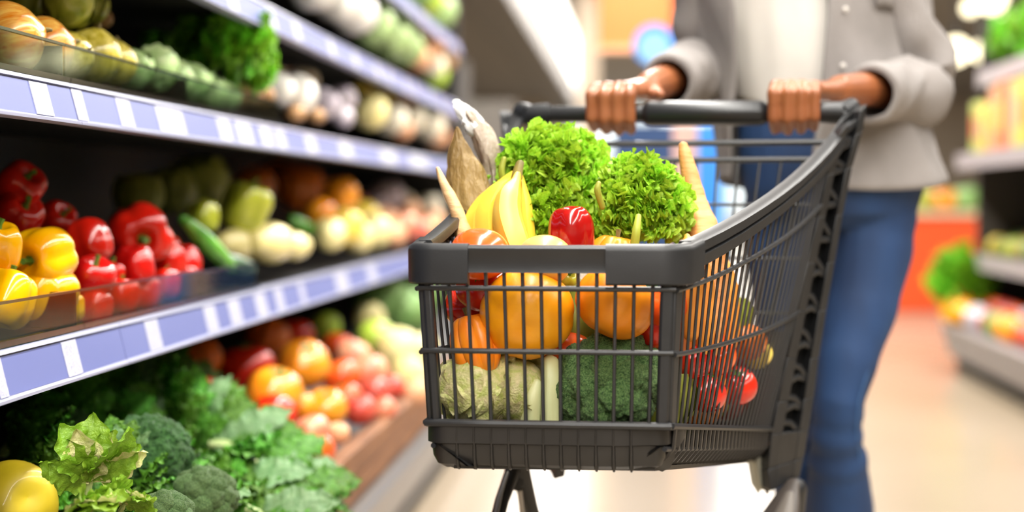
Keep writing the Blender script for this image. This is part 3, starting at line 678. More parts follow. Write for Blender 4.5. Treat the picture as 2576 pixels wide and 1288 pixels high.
farh([('tomO2', 765, 915, 135, 'large glossy orange tomato at the top of the bottom-tier heap', .05), ('tomO2', 692, 985, 145, 'largest orange tomato next to the kale', .05), ('tomR', 690, 1040, 115, 'red tomato below the largest orange one', .02), ('tomO2', 820, 1025, 110, 'yellow-orange tomato above the pale apples', .03), ('tomR', 600, 1030, 70, 'small red tomato peeking over the kale'),
      ('apple', 785, 1085, 95, 'pale shiny apple on the crate side of the tomatoes', .03), ('tomO', 795, 1135, 100, 'orange-red tomato lowest at the crate edge', .02), ('tomO', 860, 950, 100, 'orange-red tomato right of the large orange one', .03), ('tomO', 870, 1000, 85, 'orange-red tomato in the middle of the far heap'), ('rapple', 905, 1030, 85, 'red apple by the crate edge, nearest of them'), ('apple', 925, 935, 105, 'pale red apple high on the far heap', .04), ('rapple', 945, 985, 80, 'red apple under the pale one on the far heap'), ('apple', 965, 1030, 70, 'pale red apple by the crate edge farther on'), ('rapple', 985, 975, 70, 'red apple at the far crate edge'), ('apple', 890, 895, 90, 'pale red apple behind the tomatoes', .03),
      ('melon', 1000, 880, 115, 'pale yellow melon at the far end of the bottom tier', .05), ('melon', 1030, 940, 95, 'pale yellow melon by the far crate edge', .03), ('lime', 945, 850, 95, 'lime-green fruit between the melons and cabbages', .05), ('melon', 930, 800, 80, 'pale melon behind the lime-green fruit', .05), ('gcab', 965, 760, 140, 'green cabbage far back on the bottom tier, left one', .05), ('gcab', 1020, 780, 120, 'green cabbage far back on the bottom tier, right one', .05), ('gcab', 1050, 740, 100, 'green cabbage at the back corner of the bottom tier', .05), ('lime', 820, 820, 75, 'lime-green fruit in the shade over the tomatoes', .03), ('melon', 1055, 880, 90, 'pale yellow melon at the cart rim', .03), ('peach', 1045, 985, 70, 'peach at the far crate edge', .02),
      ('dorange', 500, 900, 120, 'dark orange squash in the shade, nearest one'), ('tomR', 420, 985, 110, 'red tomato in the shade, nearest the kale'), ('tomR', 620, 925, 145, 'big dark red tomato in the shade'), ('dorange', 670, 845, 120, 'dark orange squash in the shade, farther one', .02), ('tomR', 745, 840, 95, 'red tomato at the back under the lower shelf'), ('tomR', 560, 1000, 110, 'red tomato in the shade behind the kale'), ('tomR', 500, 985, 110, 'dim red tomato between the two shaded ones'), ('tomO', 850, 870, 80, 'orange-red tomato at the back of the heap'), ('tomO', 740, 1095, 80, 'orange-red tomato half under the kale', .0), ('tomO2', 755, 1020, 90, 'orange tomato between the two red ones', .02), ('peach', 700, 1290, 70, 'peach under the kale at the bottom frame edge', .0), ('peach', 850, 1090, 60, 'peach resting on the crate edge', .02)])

# ------------------------------------------------------------------ the shopping cart
def V2(x, y, z=0): return Vector((x, y, z))
FRt, FLt = P(1700, 630, 1.79), P(1050, 630, 1.83)
RRt, RLt = P(2150, 270, 2.43), P(1305, 280, 2.56)
for v in (FRt, FLt, RRt, RLt): v.z = 0
def plane_hit(x, y, a, b):
    n = Vector((b.y - a.y, a.x - b.x, 0)); r = ray(x, y); t = (a - C0).dot(n) / r.dot(n); return C0 + r * t
ZT = []
for x, y in [(1700, 622), (1750, 604), (1800, 580), (1850, 553), (1900, 522), (1950, 488), (2000, 449), (2040, 412), (2075, 375), (2105, 338), (2130, 302), (2150, 266)]:
    q = plane_hit(x, y, FRt, RRt); ZT.append(((Vector((q.x, q.y, 0)) - FRt).length / (RRt - FRt).length, q.z))
ZT[0] = (0, ZT[0][1]); ZT.append((1.03, ZT[-1][1] + .02))
def zt(s):
    for (a, za_), (b, zb_) in zip(ZT[:-1], ZT[1:]):
        if s <= b: return lerp(za_, zb_, (s - a) / (b - a))
    return ZT[-1][1]
def topR(s): q = lerp(FRt, RRt, s); q.z = zt(s); return q
def topL(s): q = lerp(FLt, RLt, s); q.z = zt(s); return q
FRb, FLb = P(1683, 1072, 1.80), P(1078, 1062, 1.835)
RRb, RLb = P(1952, 1080, 2.38), P(1490, 1075, 2.46)
RLb.z = RRb.z
def lowR(s): return lerp(FRb, RRb, s)
def lowL(s): return lerp(FLb, RLb, s)
def sideR(s, v): return lerp(lowR(s), topR(s), v)
def sideL(s, v): return lerp(lowL(s), topL(s), v)
cc = (FRb + FLb + RRb + RLb) / 4
CART = thing('shopping_cart', 'dark grey plastic shopping cart full of fruit and vegetables, pushed towards the viewer', 'shopping cart', (cc.x, cc.y, 0))
nR = Vector(((RRt - FRt).y, -(RRt - FRt).x, 0)).normalized()          # outwards on the right side
nL = Vector((-(RLt - FLt).y, (RLt - FLt).x, 0)).normalized()
nF = Vector(((FRt - FLt).y, -(FRt - FLt).x, 0)).normalized()          # towards the viewer
def rim_prof(h, th=.012):
    return [(-th, 0), (-th * .8, .003), (th * .5, .003), (th, -.001), (th, -.40 * h), (th * .55, -.44 * h), (th * .55, -.52 * h), (th, -.56 * h), (th * .9, -h), (th * .2, -h), (th * .2, -.5 * h), (-th, -.3 * h)]
ss = [.045 + .955 * k / 30 for k in range(31)]
MB().sweep([topR(s) for s in ss], lambda t: rim_prof(lerp(.034, .026, t)), side=nR).obj('side_rim', PL, CART)
MB().sweep([topL(s) for s in ss], lambda t: rim_prof(lerp(.034, .026, t)), side=nL).obj('side_rim', PL, CART)
# front rim between rounded corner guards
zf = topR(0).z
def fpt(t, z, o=0): q = lerp(FLt, FRt, t) + nF * o; q.z = z; return q
MB().sweep([fpt(t, zf) for t in (.16, .5, .78)], [(-.012, -.002), (-.01, .002), (.008, .002), (.0125, -.002), (.0125, -.006), (.0105, -.0085), (.0105, -.029), (.0115, -.033), (.0, -.033), (-.004, -.01), (-.012, -.01)], side=nF).obj('front_rim', PL, CART)
def corner(t0, t1, side_fn, nS, name='corner_guard', rr=.022, so=.075):
    # path along the front, round the corner, back along the side
    pts = []; sgn = 1 if t1 > .5 else -1
    fr0 = fpt(t0, zf); endf = fpt(t1, zf) - (FRt - FLt).normalized() * rr * sgn
    cor = fpt(t1, zf); s1 = side_fn(rr / (RRt - FRt).length); s1.z = zf; s2 = side_fn(so); 
    P0, P1 = endf, s1
    path = [fr0, lerp(fr0, endf, .5)] + [((1 - a) ** 2) * P0 + 2 * a * (1 - a) * cor + a * a * P1 for a in [k / 8 for k in range(9)]] + [lerp(s1, s2, .5), s2]
    if sgn < 0: path = path[::-1]
    fr_ = frames(path); mb = MB(); prof = [(-.006, -.004), (-.003, .004), (.010, .004), (.0155, .0), (.0165, -.005), (.016, -.046), (.013, -.048), (.008, -.048), (.004, -.02), (-.006, -.008)]
    V = []
    for i, (p, t, sd, up) in enumerate(fr_):
        sdh = Vector((t.y, -t.x, 0)).normalized()
        if sdh.dot(p - cc) < 0: sdh = -sdh
        for o, z in prof: V.append(p + sdh * o + Vector((0, 0, z)))
    n = len(prof); N = len(path)
    mb.add(V, [(i * n + j, i * n + (j + 1) % n, (i + 1) * n + (j + 1) % n, (i + 1) * n + j) for i in range(N - 1) for j in range(n)] + [tuple(range(n - 1, -1, -1)), tuple((N - 1) * n + j for j in range(n))])
    return mb.obj(name, PL, CART, sharp=50)
corner(.205, 0, topL, nL); corner(.735, 1, topR, nR)
# front corner posts
for t0, t1, n_ in ((.012, .052, nL), (.945, 1.0, nR)):
    b = [lerp(FLb, FRb, t0) + nF * .004, lerp(FLb, FRb, t1) + nF * .004, lerp(FLb, FRb, t1) - nF * .012, lerp(FLb, FRb, t0) - nF * .012]
    t = [fpt(t0, zf - .02, .004), fpt(t1, zf - .02, .004), fpt(t1, zf - .02, -.012), fpt(t0, zf - .02, -.012)]
    MB().hexa(b, t).obj('corner_post', PL, CART, False, bevel=.004)
for fn_, n_ in ((sideL, nL), (sideR, nR)):
    e0, e1 = (fn_(.0, 0), fn_(.035, 0)), (fn_(.0, .95), fn_(.035, .95))
    MB().hexa([e0[0] + n_ * .003, e0[1] + n_ * .003, e0[1] - n_ * .006, e0[0] - n_ * .006], [e1[0] + n_ * .003, e1[1] + n_ * .003, e1[1] - n_ * .006, e1[0] - n_ * .006]).obj('corner_post', PL, CART, False, bevel=.003)
# front bars and rails
def fv(t, v): return lerp(lerp(FLb, FRb, t), fpt(t, zf), v)
TB = [.12 + .0725 * k for k in range(12)]
for t in TB:
    MB().tube([fv(t, 0) + nF * .001, fv(t, .3) + nF * .001, fv(t, .6) + nF * .001, fv(t, .9) + nF * .001], [.0026, .0023, .0023, .0026], 6, flat=(1, 1.5)).obj('front_bar', PL, CART)
for v, r in ((0.0, .0052), (.41, .0036), (.765, .0036)):
    pts = [fv(t, v) + nF * (.004 - .001) for t in (-.005, .03, .25, .5, .75, .97, 1.0)]
    pts = [pts[0] - nF * .02] + pts + [sideR(.02, v) + nR * .002]
    MB().tube(pts, r, 8, flat=(1, 1)).obj('front_rail', PL, CART)
# tub below the front: solid band, then a rounded keel with ribs
dz = Vector((0, 0, 1))
def tub(t, k):
    """profile under the lowest front rail: k 0..1 from rail to underside"""
    base = lerp(FLb, FRb, t); tab = [(0, 0, .002), (.35, -.026, .002), (.36, -.028, -.003), (.62, -.044, -.005), (.85, -.055, -.011), (1, -.061, -.021)]
    for (a, z0, o0), (b, z1, o1) in zip(tab[:-1], tab[1:]):
        if k <= b: u = (k - a) / (b - a); return base + dz * lerp(z0, z1, u) + nF * lerp(o0, o1, u)
TAB = [(0, 0, .003), (.35, -.026, .003), (.36, -.028, -.002), (.62, -.044, -.004), (.85, -.055, -.010), (1, -.061, -.021)]
def corner_pts(c0, n0, n1, r=.026):
    out = []
    for k in range(7):
        t = k / 6; n = (n0 * math.cos(t * math.pi / 2) + n1 * math.sin(t * math.pi / 2)).normalized(); out.append((c0 - (n0 + n1) * r + n * r * (1 + .12 * math.sin(t * math.pi)), n))
    return out
uF = (FRb - FLb).normalized()
pathN = [(lowL(.10), nL), (lowL(.06), nL)] + corner_pts(FLb, nL, nF) + [(lerp(FLb, FRb, t), nF) for t in (.2, .35, .5, .65, .8)] + corner_pts(FRb, nF, nR) + [(lowR(.06), nR), (lowR(.10), nR)]
mb = MB(); V = []
for p, n in pathN:
    ed = .55 if p is pathN[0][0] or p is pathN[-1][0] else 1
    for k, z, o in TAB: V.append(p + dz * z * ed + n * (o - (.012 if ed < 1 and k > .35 else 0)))
    for k, z, o in reversed(TAB): V.append(p + dz * (z * ed + .002) + n * (o - .005 - (.012 if ed < 1 and k > .35 else 0)))
nn = len(TAB) * 2; NN = len(pathN)
mb.add(V, [(i * nn + j, i * nn + (j + 1) % nn, (i + 1) * nn + (j + 1) % nn, (i + 1) * nn + j) for i in range(NN - 1) for j in range(nn)] + [tuple(range(nn - 1, -1, -1)), tuple((NN - 1) * nn + j for j in range(nn))])
mb.obj('front_tub', PLD, CART, sharp=30)
for t in TB[:-1]:
    MB().tube([tub(t, k) + nF * .001 for k in (0, .3, .37, .5, .62, .75, .85, .93, 1)], [.0015, .0018, .003, .0034, .0036, .0038, .004, .004, .003], 6, flat=(.7, 1.3)).obj('tub_rib', PLD, CART)
# side bars, rails and lower ribs
NB = 25
SB = [.045 + .86 * k / NB for k in range(NB + 1)]
for fn, lo, n_ in ((sideR, lowR, nR), (sideL, lowL, nL)):
    for s in SB:
        MB().tube([fn(s, -.02), fn(s, .25) + n_ * .002, fn(s, .5) + n_ * .002, fn(s, .75) + n_ * .001, fn(s, .92)], [.0021] * 5, 6).obj('side_bar', PLD, CART)
    for v in (0.0, .4, .76):
        MB().tube([fn(s, v + (.02 if v == .4 else 0) * -s) + n_ * .004 for s in [0] + SB[::2] + [.93]], [.0042 if v == 0 else .0034] * (2 + len(SB[::2])), 7).obj('side_rail', PL, CART)
    q2 = lambda s: lo(s) + dz * (-.030) - n_ * .006
    q3 = lambda s: lo(s) + dz * (-.058) - n_ * .05
    MB().tube([q2(s) for s in (0, .25, .5, .75, .95)], .0036, 7).obj('side_rail', PL, CART)
    for s in SB:
        MB().tube([lo(s), lo(s) + dz * -.028 - n_ * .003, lo(s) + dz * -.046 - n_ * .018, q3(s)], [.003, .0034, .0036, .003], 6, flat=(1, 1.6)).obj('tub_rib', PLD, CART)
    wall = MB().grid(lambda i, j: lerp(lo(i) + dz * -.028 - n_ * .012, lo(i) + dz * -.056 - n_ * .05, j), 8, 4)
    wall.add([v - n_ * .004 for v in wall.v], [tuple(reversed(f)) for f in wall.f]); wall.obj('side_tub', BLACK, CART)
# basket floor
fl = [lowL(.03) - dz * .054 - nL * .025, lowR(.03) - dz * .054 - nR * .025, lowR(.98) - dz * .055 - nR * .045, lowL(.98) - dz * .055 - nL * .045]
MB().hexa([v - dz * .006 for v in fl], fl).obj('basket_floor', PLD, CART, False)
# rear gate seen through the basket
SG = .93
def gate(t, z): 
    a, b = sideL(SG, 0), sideR(SG, 0); a2, b2 = topL(SG), topR(SG); k = (z - a.z) / (a2.z - a.z)
    return lerp(lerp(a, a2, k), lerp(b, b2, k), t)
for z, r in ((.945, .0055), (.916, .005), (.84, .003), (.75, .003), (.66, .003), (.56, .003)):
    MB().tube([gate(0, z), gate(.5, z), gate(1, z)], r, 7).obj('gate_wire', PL, CART)
MB().hexa([gate(0, .45), gate(1, .45), gate(1, .45) - nF * .006, gate(0, .45) - nF * .006], [gate(0, .63), gate(1, .63), gate(1, .63) - nF * .006, gate(0, .63) - nF * .006]).obj('added_dark_panel', PLD, CART, False)  # added dark sheet standing in for shade, hides the bright floor behind
for k in range(15):
    t = (k + .5) / 15
    MB().tube([gate(t, .916), gate(t, .7), gate(t, .5)], .0022, 6).obj('gate_wire', PLD, CART)
# rear posts: two flanges with a ribbed web between
tS = (RRt - FRt).normalized()
PIN = [(2115, 330), (2097, 365), (2078, 440), (2056, 545), (2030, 660), (2004, 780), (1978, 900), (1955, 1010), (1938, 1092), (1930, 1180), (1936, 1235)]
POUT = [(2178, 262), (2168, 330), (2142, 420), (2118, 540), (2098, 660), (2077, 780), (2058, 900), (2044, 1000), (2032, 1080), (2020, 1150), (2008, 1200)]
DI = [2.33, 2.33, 2.33, 2.33, 2.33, 2.33, 2.33, 2.33, 2.33, 2.34, 2.34]
pin = [P(x, y, d) for (x, y), d in zip(PIN, DI)]; pou = [P(x, y, d + .05) for (x, y), d in zip(POUT, DI)]
ax0 = (FRt + FLt) / 2; au = ((RRt + RLt) / 2 - ax0).normalized(); an = Vector((au.y, -au.x, 0))
def mir(p):
    q = Vector((p.x, p.y, 0)) - ax0; a, w = q.dot(au), q.dot(an); r = ax0 + au * (a - .10 * w * 2) - an * w; r.z = p.z; return r
nP = (nR * .55 + nF).normalized(); nPL = (nL * .55 + nF).normalized()
for mfn, n_ in ((lambda p: p, nP), (mir, nPL)):
    po = MB(); pw = MB()
    A_, B_ = [mfn(p) for p in pin], [mfn(p) for p in pou]
    w = Vector((0, 0, 0))
    for side, wd_ in ((A_, .3), (B_, .26)):
        oth = B_ if side is A_ else A_
        for i in range(len(side) - 1):
            c0, c1 = lerp(side[i], oth[i], wd_), lerp(side[i + 1], oth[i + 1], wd_)
            po.hexa([side[i + 1] - n_ * .03, c1 - n_ * .03, c1 + n_ * .004, side[i + 1] + n_ * .004], [side[i] - n_ * .03, c0 - n_ * .03, c0 + n_ * .004, side[i] + n_ * .004])
    for i in range(len(A_) - 1):     # web and the solid foot plate
        o = -.022 if i < 8 else .003
        (pw if i < 8 else po).hexa([lerp(A_[i + 1], B_[i + 1], .2) - n_ * .03, lerp(A_[i + 1], B_[i + 1], .8) - n_ * .03, lerp(A_[i + 1], B_[i + 1], .8) + n_ * o, lerp(A_[i + 1], B_[i + 1], .2) + n_ * o],
                [lerp(A_[i], B_[i], .2) - n_ * .03, lerp(A_[i], B_[i], .8) - n_ * .03, lerp(A_[i], B_[i], .8) + n_ * o, lerp(A_[i], B_[i], .2) + n_ * o])
    pobj = po.obj('rear_post', PL, CART, False, bevel=.002)
    pw.obj('web', BLACK, pobj, False)  # shade of the recesses between the ribs is put into this black
    def along(u):
        k = min(u * 8, 7.999); i = int(k); return lerp(A_[i], A_[i + 1], k - i), lerp(B_[i], B_[i + 1], k - i)
    for k in range(20):
        u = .06 + .9 * k / 19; a, b = along(u); a2, b2 = along(min(u + .04, 1)) if k % 2 else (a, b)
        c, d = lerp(a, b, .28), lerp(a2, b2, .76); m_ = lerp(c, d, .5) + dz * (.006 if k > 9 else 0)
        MB().tube([c - n_ * .004, m_ - n_ * .004, d - n_ * .004], .0036, 6, flat=(1, 1.6)).obj('rib', PL, pobj)
# handle: bar, thick centre grip, end brackets
hl, hr = P(1330, 288, 2.54), P(2120, 283, 2.42)
def hp(t, up=0): return lerp(hl, hr, t) + dz * up
MB().tube([hp(-.02, -.012), hp(0, -.002), hp(.05), hp(.5), hp(.95), hp(1, -.002), hp(1.03, -.012)], [.013, .0145, .0145, .0145, .0145, .0145, .013], 14, flat=(1, 1.05)).obj('handle_bar', HND, CART)
MB().tube([hp(.375), hp(.385), hp(.4), hp(.745), hp(.76), hp(.77)], [.015, .019, .021, .021, .019, .015], 18, flat=(1, 1.05)).obj('handle_grip', HND, CART)
for e, t0, t1, tt in ((hr, .93, 1.0, topR(1)), (hl, .0, .07, topL(1))):
    MB().tube([hp(t0), hp((t0 + t1) / 2), hp(t1)], [.017, .019, .02], 14).obj('handle_bracket', PL, CART)
    MB().tube([e + (tt - e) * -.05, lerp(e, tt, .5), tt + dz * .002], [.018, .018, .014], 10).obj('handle_bracket', PL, CART)
# pale metal gusset between basket and right post
g = [(1898, 1158, 2.36), (1930, 1150, 2.38), (1936, 1205, 2.38), (1922, 1236, 2.38), (1908, 1215, 2.37)]
gp = [P(*q) for q in g]
mb = MB(); mb.add([q + nR * .006 for q in gp] + [q - nR * .01 for q in gp], [(0, 1, 2, 3, 4), (9, 8, 7, 6, 5)] + [(i, (i + 1) % 5, 5 + (i + 1) % 5, 5 + i) for i in range(5)])
mb.obj('gusset', mat('pale_zinc', '#b6b3a2', rough=.45, metal=.3), CART, False, bevel=.004)
# lower frame: right leg with rounded shroud, left leg forked, wheels
def leg(pts, rad, m, name, flat=(1, 1), n=12, par=None): return MB().tube(pts, rad, n, flat=flat, round_cap=True).obj(name, m, par or CART)
leg([P(1992, 1222, 2.36), P(1980, 1255, 2.35), P(1962, 1300, 2.33), P(1948, 1370, 2.3), P(1930, 1500, 2.25)], [.014, .024, .034, .038, .036], GREYPL, 'leg_shroud', (1, .55), 16)
leg([P(1985, 1245, 2.318), P(1972, 1290, 2.30), P(1955, 1370, 2.27)], [.008, .016, .02], mat('shroud_inset', '#6a635c', rough=.35), 'shroud_inset', (1, .4), 14)
zfl = .12
fR, bR = P(1930, 1500, 2.25), P(2005, 1215, 2.36)
wheel_c = []
def caster(x, y, nm='wheel'):
    c = Vector((x, y, .06)); wb = MB().tube([c - an * .014, c - an * .012, c + an * .012, c + an * .014], [.05, .06, .06, .05], 24)
    wo = wb.obj(nm, BLACK, CART); MB().tube([c - an * .017, c + an * .017], .028, 14).obj('hub', GREYPL, wo)
    MB().tube([c + Vector((0, 0, 0)) - an * .022, c - an * .022 + dz * .075, c + an * .022 + dz * .075, c + an * .022], .007, 7).obj('wheel_fork', PL, CART); return c + dz * .075
rR = caster(*(P(1995, 1215, 2.42) + au * .05).xy); fRc = caster(*(lowR(.12) - nR * .02).xy)
rL = caster(*(mir(P(1995, 1215, 2.42)) + au * .05).xy); fLc = caster(*(P(1250, 1290, 2.08)).xy)
leg([P(1930, 1500, 2.25), lerp(P(1930, 1500, 2.25), fRc, .6), fRc], [.03, .018, .016], PL, 'lower_frame')
leg([P(2000, 1230, 2.38), P(1985, 1400, 2.42), rR], [.02, .018, .016], PL, 'lower_frame')
leg([P(1298, 1160, 2.2), P(1287, 1192, 2.19), P(1262, 1260, 2.14), P(1245, 1330, 2.10), fLc], [.016, .012, .0105, .0105, .012], PLD, 'fork_strut')
leg([P(1302, 1160, 2.2), P(1312, 1200, 2.21), P(1332, 1270, 2.25), P(1352, 1340, 2.29), lerp(P(1352, 1340, 2.29), rL, .6), rL], [.017, .015, .0125, .012, .012, .012], PLD, 'fork_strut')
leg([P(1276, 1190, 2.165), P(1260, 1240, 2.13), P(1247, 1300, 2.095)], [.003, .004, .004], STEEL, 'fork_trim', n=8)
leg([P(1308, 1235, 2.20), P(1315, 1300, 2.22)], [.004, .004], STEEL, 'fork_trim', n=8)
leg([P(1299, 1168, 2.2), P(1299, 1215, 2.2)], [.019, .012], BLACK, 'fork_web', (1, .5))
for a, b in ((rR, rL),): leg([a, lerp(a, b, .5), b], [.012] * 3, PL, 'axle_bar')
MB().tube([lowL(.4) - dz * .050 - nL * .09, lowR(.4) - dz * .050 - nR * .09], .008, 8).obj('cross_bar', PLD, CART)

# ------------------------------------------------------------------ what lies in the cart
def pxtube(pts, n=14, flat=(1, 1), fn=None, rc=True, sub=4):
    """smooth tube through (x, y, depth, radius px)"""
    P3 = [P(x, y, d) for x, y, d, r in pts]; RR = [r * d / F for x, y, d, r in pts]; out = []; ro = []; N = len(pts)
    for i in range(N - 1):
        p0, p1, p2, p3 = P3[max(i - 1, 0)], P3[i], P3[i + 1], P3[min(i + 2, N - 1)]
        for k in range(sub):
            t = k / sub; out.append(.5 * ((2 * p1) + (p2 - p0) * t + (2 * p0 - 5 * p1 + 4 * p2 - p3) * t * t + (3 * p1 - p0 - 3 * p2 + p3) * t ** 3)); ro.append(lerp(RR[i], RR[i + 1], t))
    out.append(P3[-1]); ro.append(RR[-1])
    return MB().tube(out, ro, n, flat=flat, fn=fn, round_cap=rc)
def cart_item(key, x, y, d, dpx, label, cat, rot=None, scl=(1, 1, 1), dirv=None, roll=0):
    p = P(x, y, d); s = dpx * d / F
    if dirv is None: return put(key, p, s, label, cat, rot or R3(), None, scl)
    q = Vector(dirv).to_track_quat('Z', 'Y').to_matrix().to_4x4() @ Matrix.Rotation(roll, 4, 'Z') @ Matrix.Diagonal((s * scl[0], s * scl[1], s * scl[2], 1))
    return put(key, None, 1, label, cat, M=Matrix.Translation(p) @ q)
CW = (.1, -1, .2)
cart_item('tomO', 1205, 640, 1.89, 156, 'large orange-red tomato at the front left corner of the cart rim', 'tomato', dirv=(0, .3, -1))
cart_item('pump1', 1325, 787, 1.892, 238, 'big yellow-orange pumpkin behind the front bars', 'pumpkin', dirv=(-.1, .95, .3), roll=.5, scl=(1, 1, .85))
cart_item('pump2', 1548, 762, 1.885, 205, 'second orange pumpkin behind the front bars, to the right of the biggest', 'pumpkin', dirv=(.5, .25, .9), scl=(1, 1, .9))
cart_item('pump3', 1196, 868, 1.895, 175, 'tall orange pumpkin at the left end behind the front bars', 'pumpkin', dirv=(-.3, .2, 1), scl=(.75, .75, 1))
cart_item('tomR', 1220, 722, 1.94, 150, 'red tomato tucked behind the left front corner guard', 'tomato', dirv=(0, .3, -1))
cart_item('tomR', 1180, 770, 1.985, 130, 'dark red tomato deep at the left side of the cart', 'tomato')
cart_item('tomO', 1425, 885, 1.96, 140, 'orange-red tomato between the pumpkins and the broccoli', 'tomato')
cart_item('tomR', 1460, 800, 1.99, 130, 'red tomato in the gap between the two front pumpkins', 'tomato')
cart_item('tomR', 1640, 825, 1.955, 120, 'red tomato to the right of the pumpkins by the corner post', 'tomato')
cart_item('tomO', 1675, 770, 1.93, 120, 'orange-red tomato behind the right front corner post', 'tomato')
cart_item('tomR', 1580, 870, 2.0, 140, 'red tomato behind the broccoli', 'tomato')
cart_item('tomR', 1320, 905, 1.985, 130, 'red tomato under the biggest pumpkin', 'tomato')
cart_item('rpepd', 1437, 590, 1.93, 118, 'dark red bell pepper standing upright in front of the curly lettuce', 'pepper', dirv=(.05, .1, -1), scl=(1, 1, 1.25), roll=.4)
cart_item('pmango', 1372, 652, 1.89, 130, 'pale yellow mango with a pink blush behind the front rim', 'mango', dirv=(1, .1, -.2), scl=(.95, .95, 1.1))
cart_item('pump3', 1542, 655, 1.99, 140, 'orange pumpkin whose top shows above the front rim', 'pumpkin', dirv=(.2, 0, 1))
cart_item('gpep', 1420, 700, 1.955, 60, 'small pale green pepper between the two front pumpkins', 'pepper', dirv=(.5, -.5, .4))
cart_item('broc', 1536, 968, 1.915, 262, 'large green broccoli behind the front bars', 'broccoli', dirv=(-.1, -.55, .8), scl=(1, 1, .95))
cart_item('cabbage', 1190, 990, 1.905, 185, 'pale green cabbage at the bottom left behind the front bars', 'cabbage', rot=(.5, .4, 2.2), scl=(1, 1, .85))
cart_item('cabbage', 1300, 975, 1.915, 160, 'pale crumpled cabbage in the middle at the bottom of the basket', 'cabbage', rot=(1.1, .3, .4))
PALE = mat('pale_stalk', '#d6cd92', '#c9d09a', scale=6, rough=.4, stretch=(4, 4, .6), bump=.1)
t = thing('pale_stalk_bunch', 'bunch of pale stalks between the cabbage and the broccoli', 'vegetable', P(1360, 1000, 1.9))
for k, pts in enumerate([[(1385, 915, 1.9, 24), (1390, 960, 1.89, 28), (1385, 1020, 1.885, 26), (1388, 1085, 1.885, 28)], [(1350, 965, 1.885, 12), (1338, 1010, 1.88, 22), (1332, 1085, 1.885, 26)], [(1415, 935, 1.91, 14), (1405, 1000, 1.9, 17), (1400, 1085, 1.9, 20)]]):
    pxtube(pts, 12, (1, .6)).obj('stalk', PALE, t)
# bananas
BAN = mat('banana_peel', '#e4bb2c', '#edcc4e', scale=3, rough=.4, sss=.05, stretch=(1, 1, .5))
BTIP = mat('banana_stem', '#8a7a2c', '#4f431a', scale=25, rough=.6)
t = thing('banana_bunch', 'bunch of yellow bananas with stems up at the left of the curly lettuce', 'banana', P(1265, 540, 2.0))
pent = lambda tt, a: 1 + .06 * math.cos(5 * a)
for pts in [[(1302, 440, 2.02, 9), (1296, 462, 2.01, 15), (1280, 500, 1.985, 34), (1277, 545, 1.97, 38), (1290, 595, 1.955, 39), (1312, 650, 1.95, 36), (1335, 700, 1.955, 25)],
            [(1296, 436, 2.04, 9), (1278, 460, 2.035, 14), (1250, 490, 2.02, 27), (1230, 540, 2.005, 33), (1232, 600, 1.995, 33), (1250, 660, 1.99, 30), (1275, 710, 1.99, 20)],
            [(1290, 438, 2.06, 8), (1255, 470, 2.055, 13), (1222, 510, 2.045, 24), (1198, 555, 2.035, 28), (1200, 610, 2.03, 28), (1220, 670, 2.03, 22)],
            [(1306, 440, 2.05, 8), (1312, 470, 2.045, 12), (1318, 515, 2.035, 19), (1322, 560, 2.025, 21), (1328, 610, 2.02, 20), (1340, 660, 2.02, 15)]]:
    b = pxtube(pts, 15, fn=pent).obj('banana', BAN, t)
    x, y, d, r = pts[-1]; pxtube([(x, y, d, r * .5), (x + 3, y + r + 3, d, r * .3)], 8).obj('blossom_end', BTIP, b)
pxtube([(1300, 445, 2.03, 15), (1304, 425, 2.035, 13), (1308, 412, 2.04, 11)], 10, (1, .8)).obj('crown', BTIP, t)
# thin root, parsnip, wrapped bundle
TAN = mat('tan_root_skin', '#c99a62', '#dbb98a', scale=5, rough=.6, bump=.35, bscale=30, stretch=(1, 1, 3))
knob = lambda tt, a: 1 + .14 * noise.noise(Vector((tt * 14, math.cos(a) * 1.2, math.sin(a) * 1.2)))
o = pxtube([(1101, 424, 2.06, 5), (1112, 452, 2.055, 10), (1130, 490, 2.045, 15), (1148, 530, 2.035, 17), (1160, 565, 2.03, 20), (1172, 600, 2.02, 26), (1190, 650, 2.02, 32), (1215, 720, 2.02, 26)], 12, fn=knob).obj('thin_root', TAN, None)
tag(o, 'thin tan root with a pointed tip leaning over the left cart rim', 'root')
ORT = mat('parsnip_skin', '#d48a48', '#e2a468', scale=4, rough=.55, bump=.3, bscale=26, stretch=(1, 1, 3.5))
o = pxtube([(1719, 368, 2.12, 12), (1727, 405, 2.115, 19), (1738, 450, 2.11, 23), (1747, 490, 2.105, 26), (1752, 520, 2.1, 31), (1762, 560, 2.09, 40), (1772, 610, 2.075, 46), (1785, 700, 2.05, 50), (1780, 800, 2.03, 46), (1770, 900, 2.02, 30)], 16, fn=lambda tt, a: 1 + .05 * noise.noise(Vector((tt * 30, math.cos(a), math.sin(a)))) + .03 * math.sin(tt * 60)).obj('long_parsnip', ORT, None)
tag(o, 'long pale-orange parsnip standing upright at the right side of the cart', 'parsnip')
for k, (x, y, d, r, lb) in enumerate([(1735, 690, 1.93, 34, 'orange carrot behind the right side bars next to the corner post'), (1820, 740, 2.12, 36, 'orange carrot behind the right side bars, second from the corner post'), (1765, 730, 1.97, 30, 'slim orange carrot behind the side bars between two thicker ones')]):
    o = pxtube([(x - 6, y - 95, d + .02, 8), (x, y - 60, d + .01, r * .7), (x + 4, y, d, r), (x + 8, y + 90, d, r * .95), (x + 4, y + 150, d, r * .6)], 12, fn=knob).obj('carrot', mat('carrot_skin', '#e58a2a', '#f0a84a', scale=5, rough=.45, bump=.2, bscale=30), None)
    tag(o, lb, 'carrot')
cart_item('yel', 1905, 890, 2.24, 75, 'yellow lemon low behind the right side bars', 'lemon')
cart_item('tomR', 1740, 905, 1.99, 120, 'red tomato low behind the right side bars, near the corner post', 'tomato')
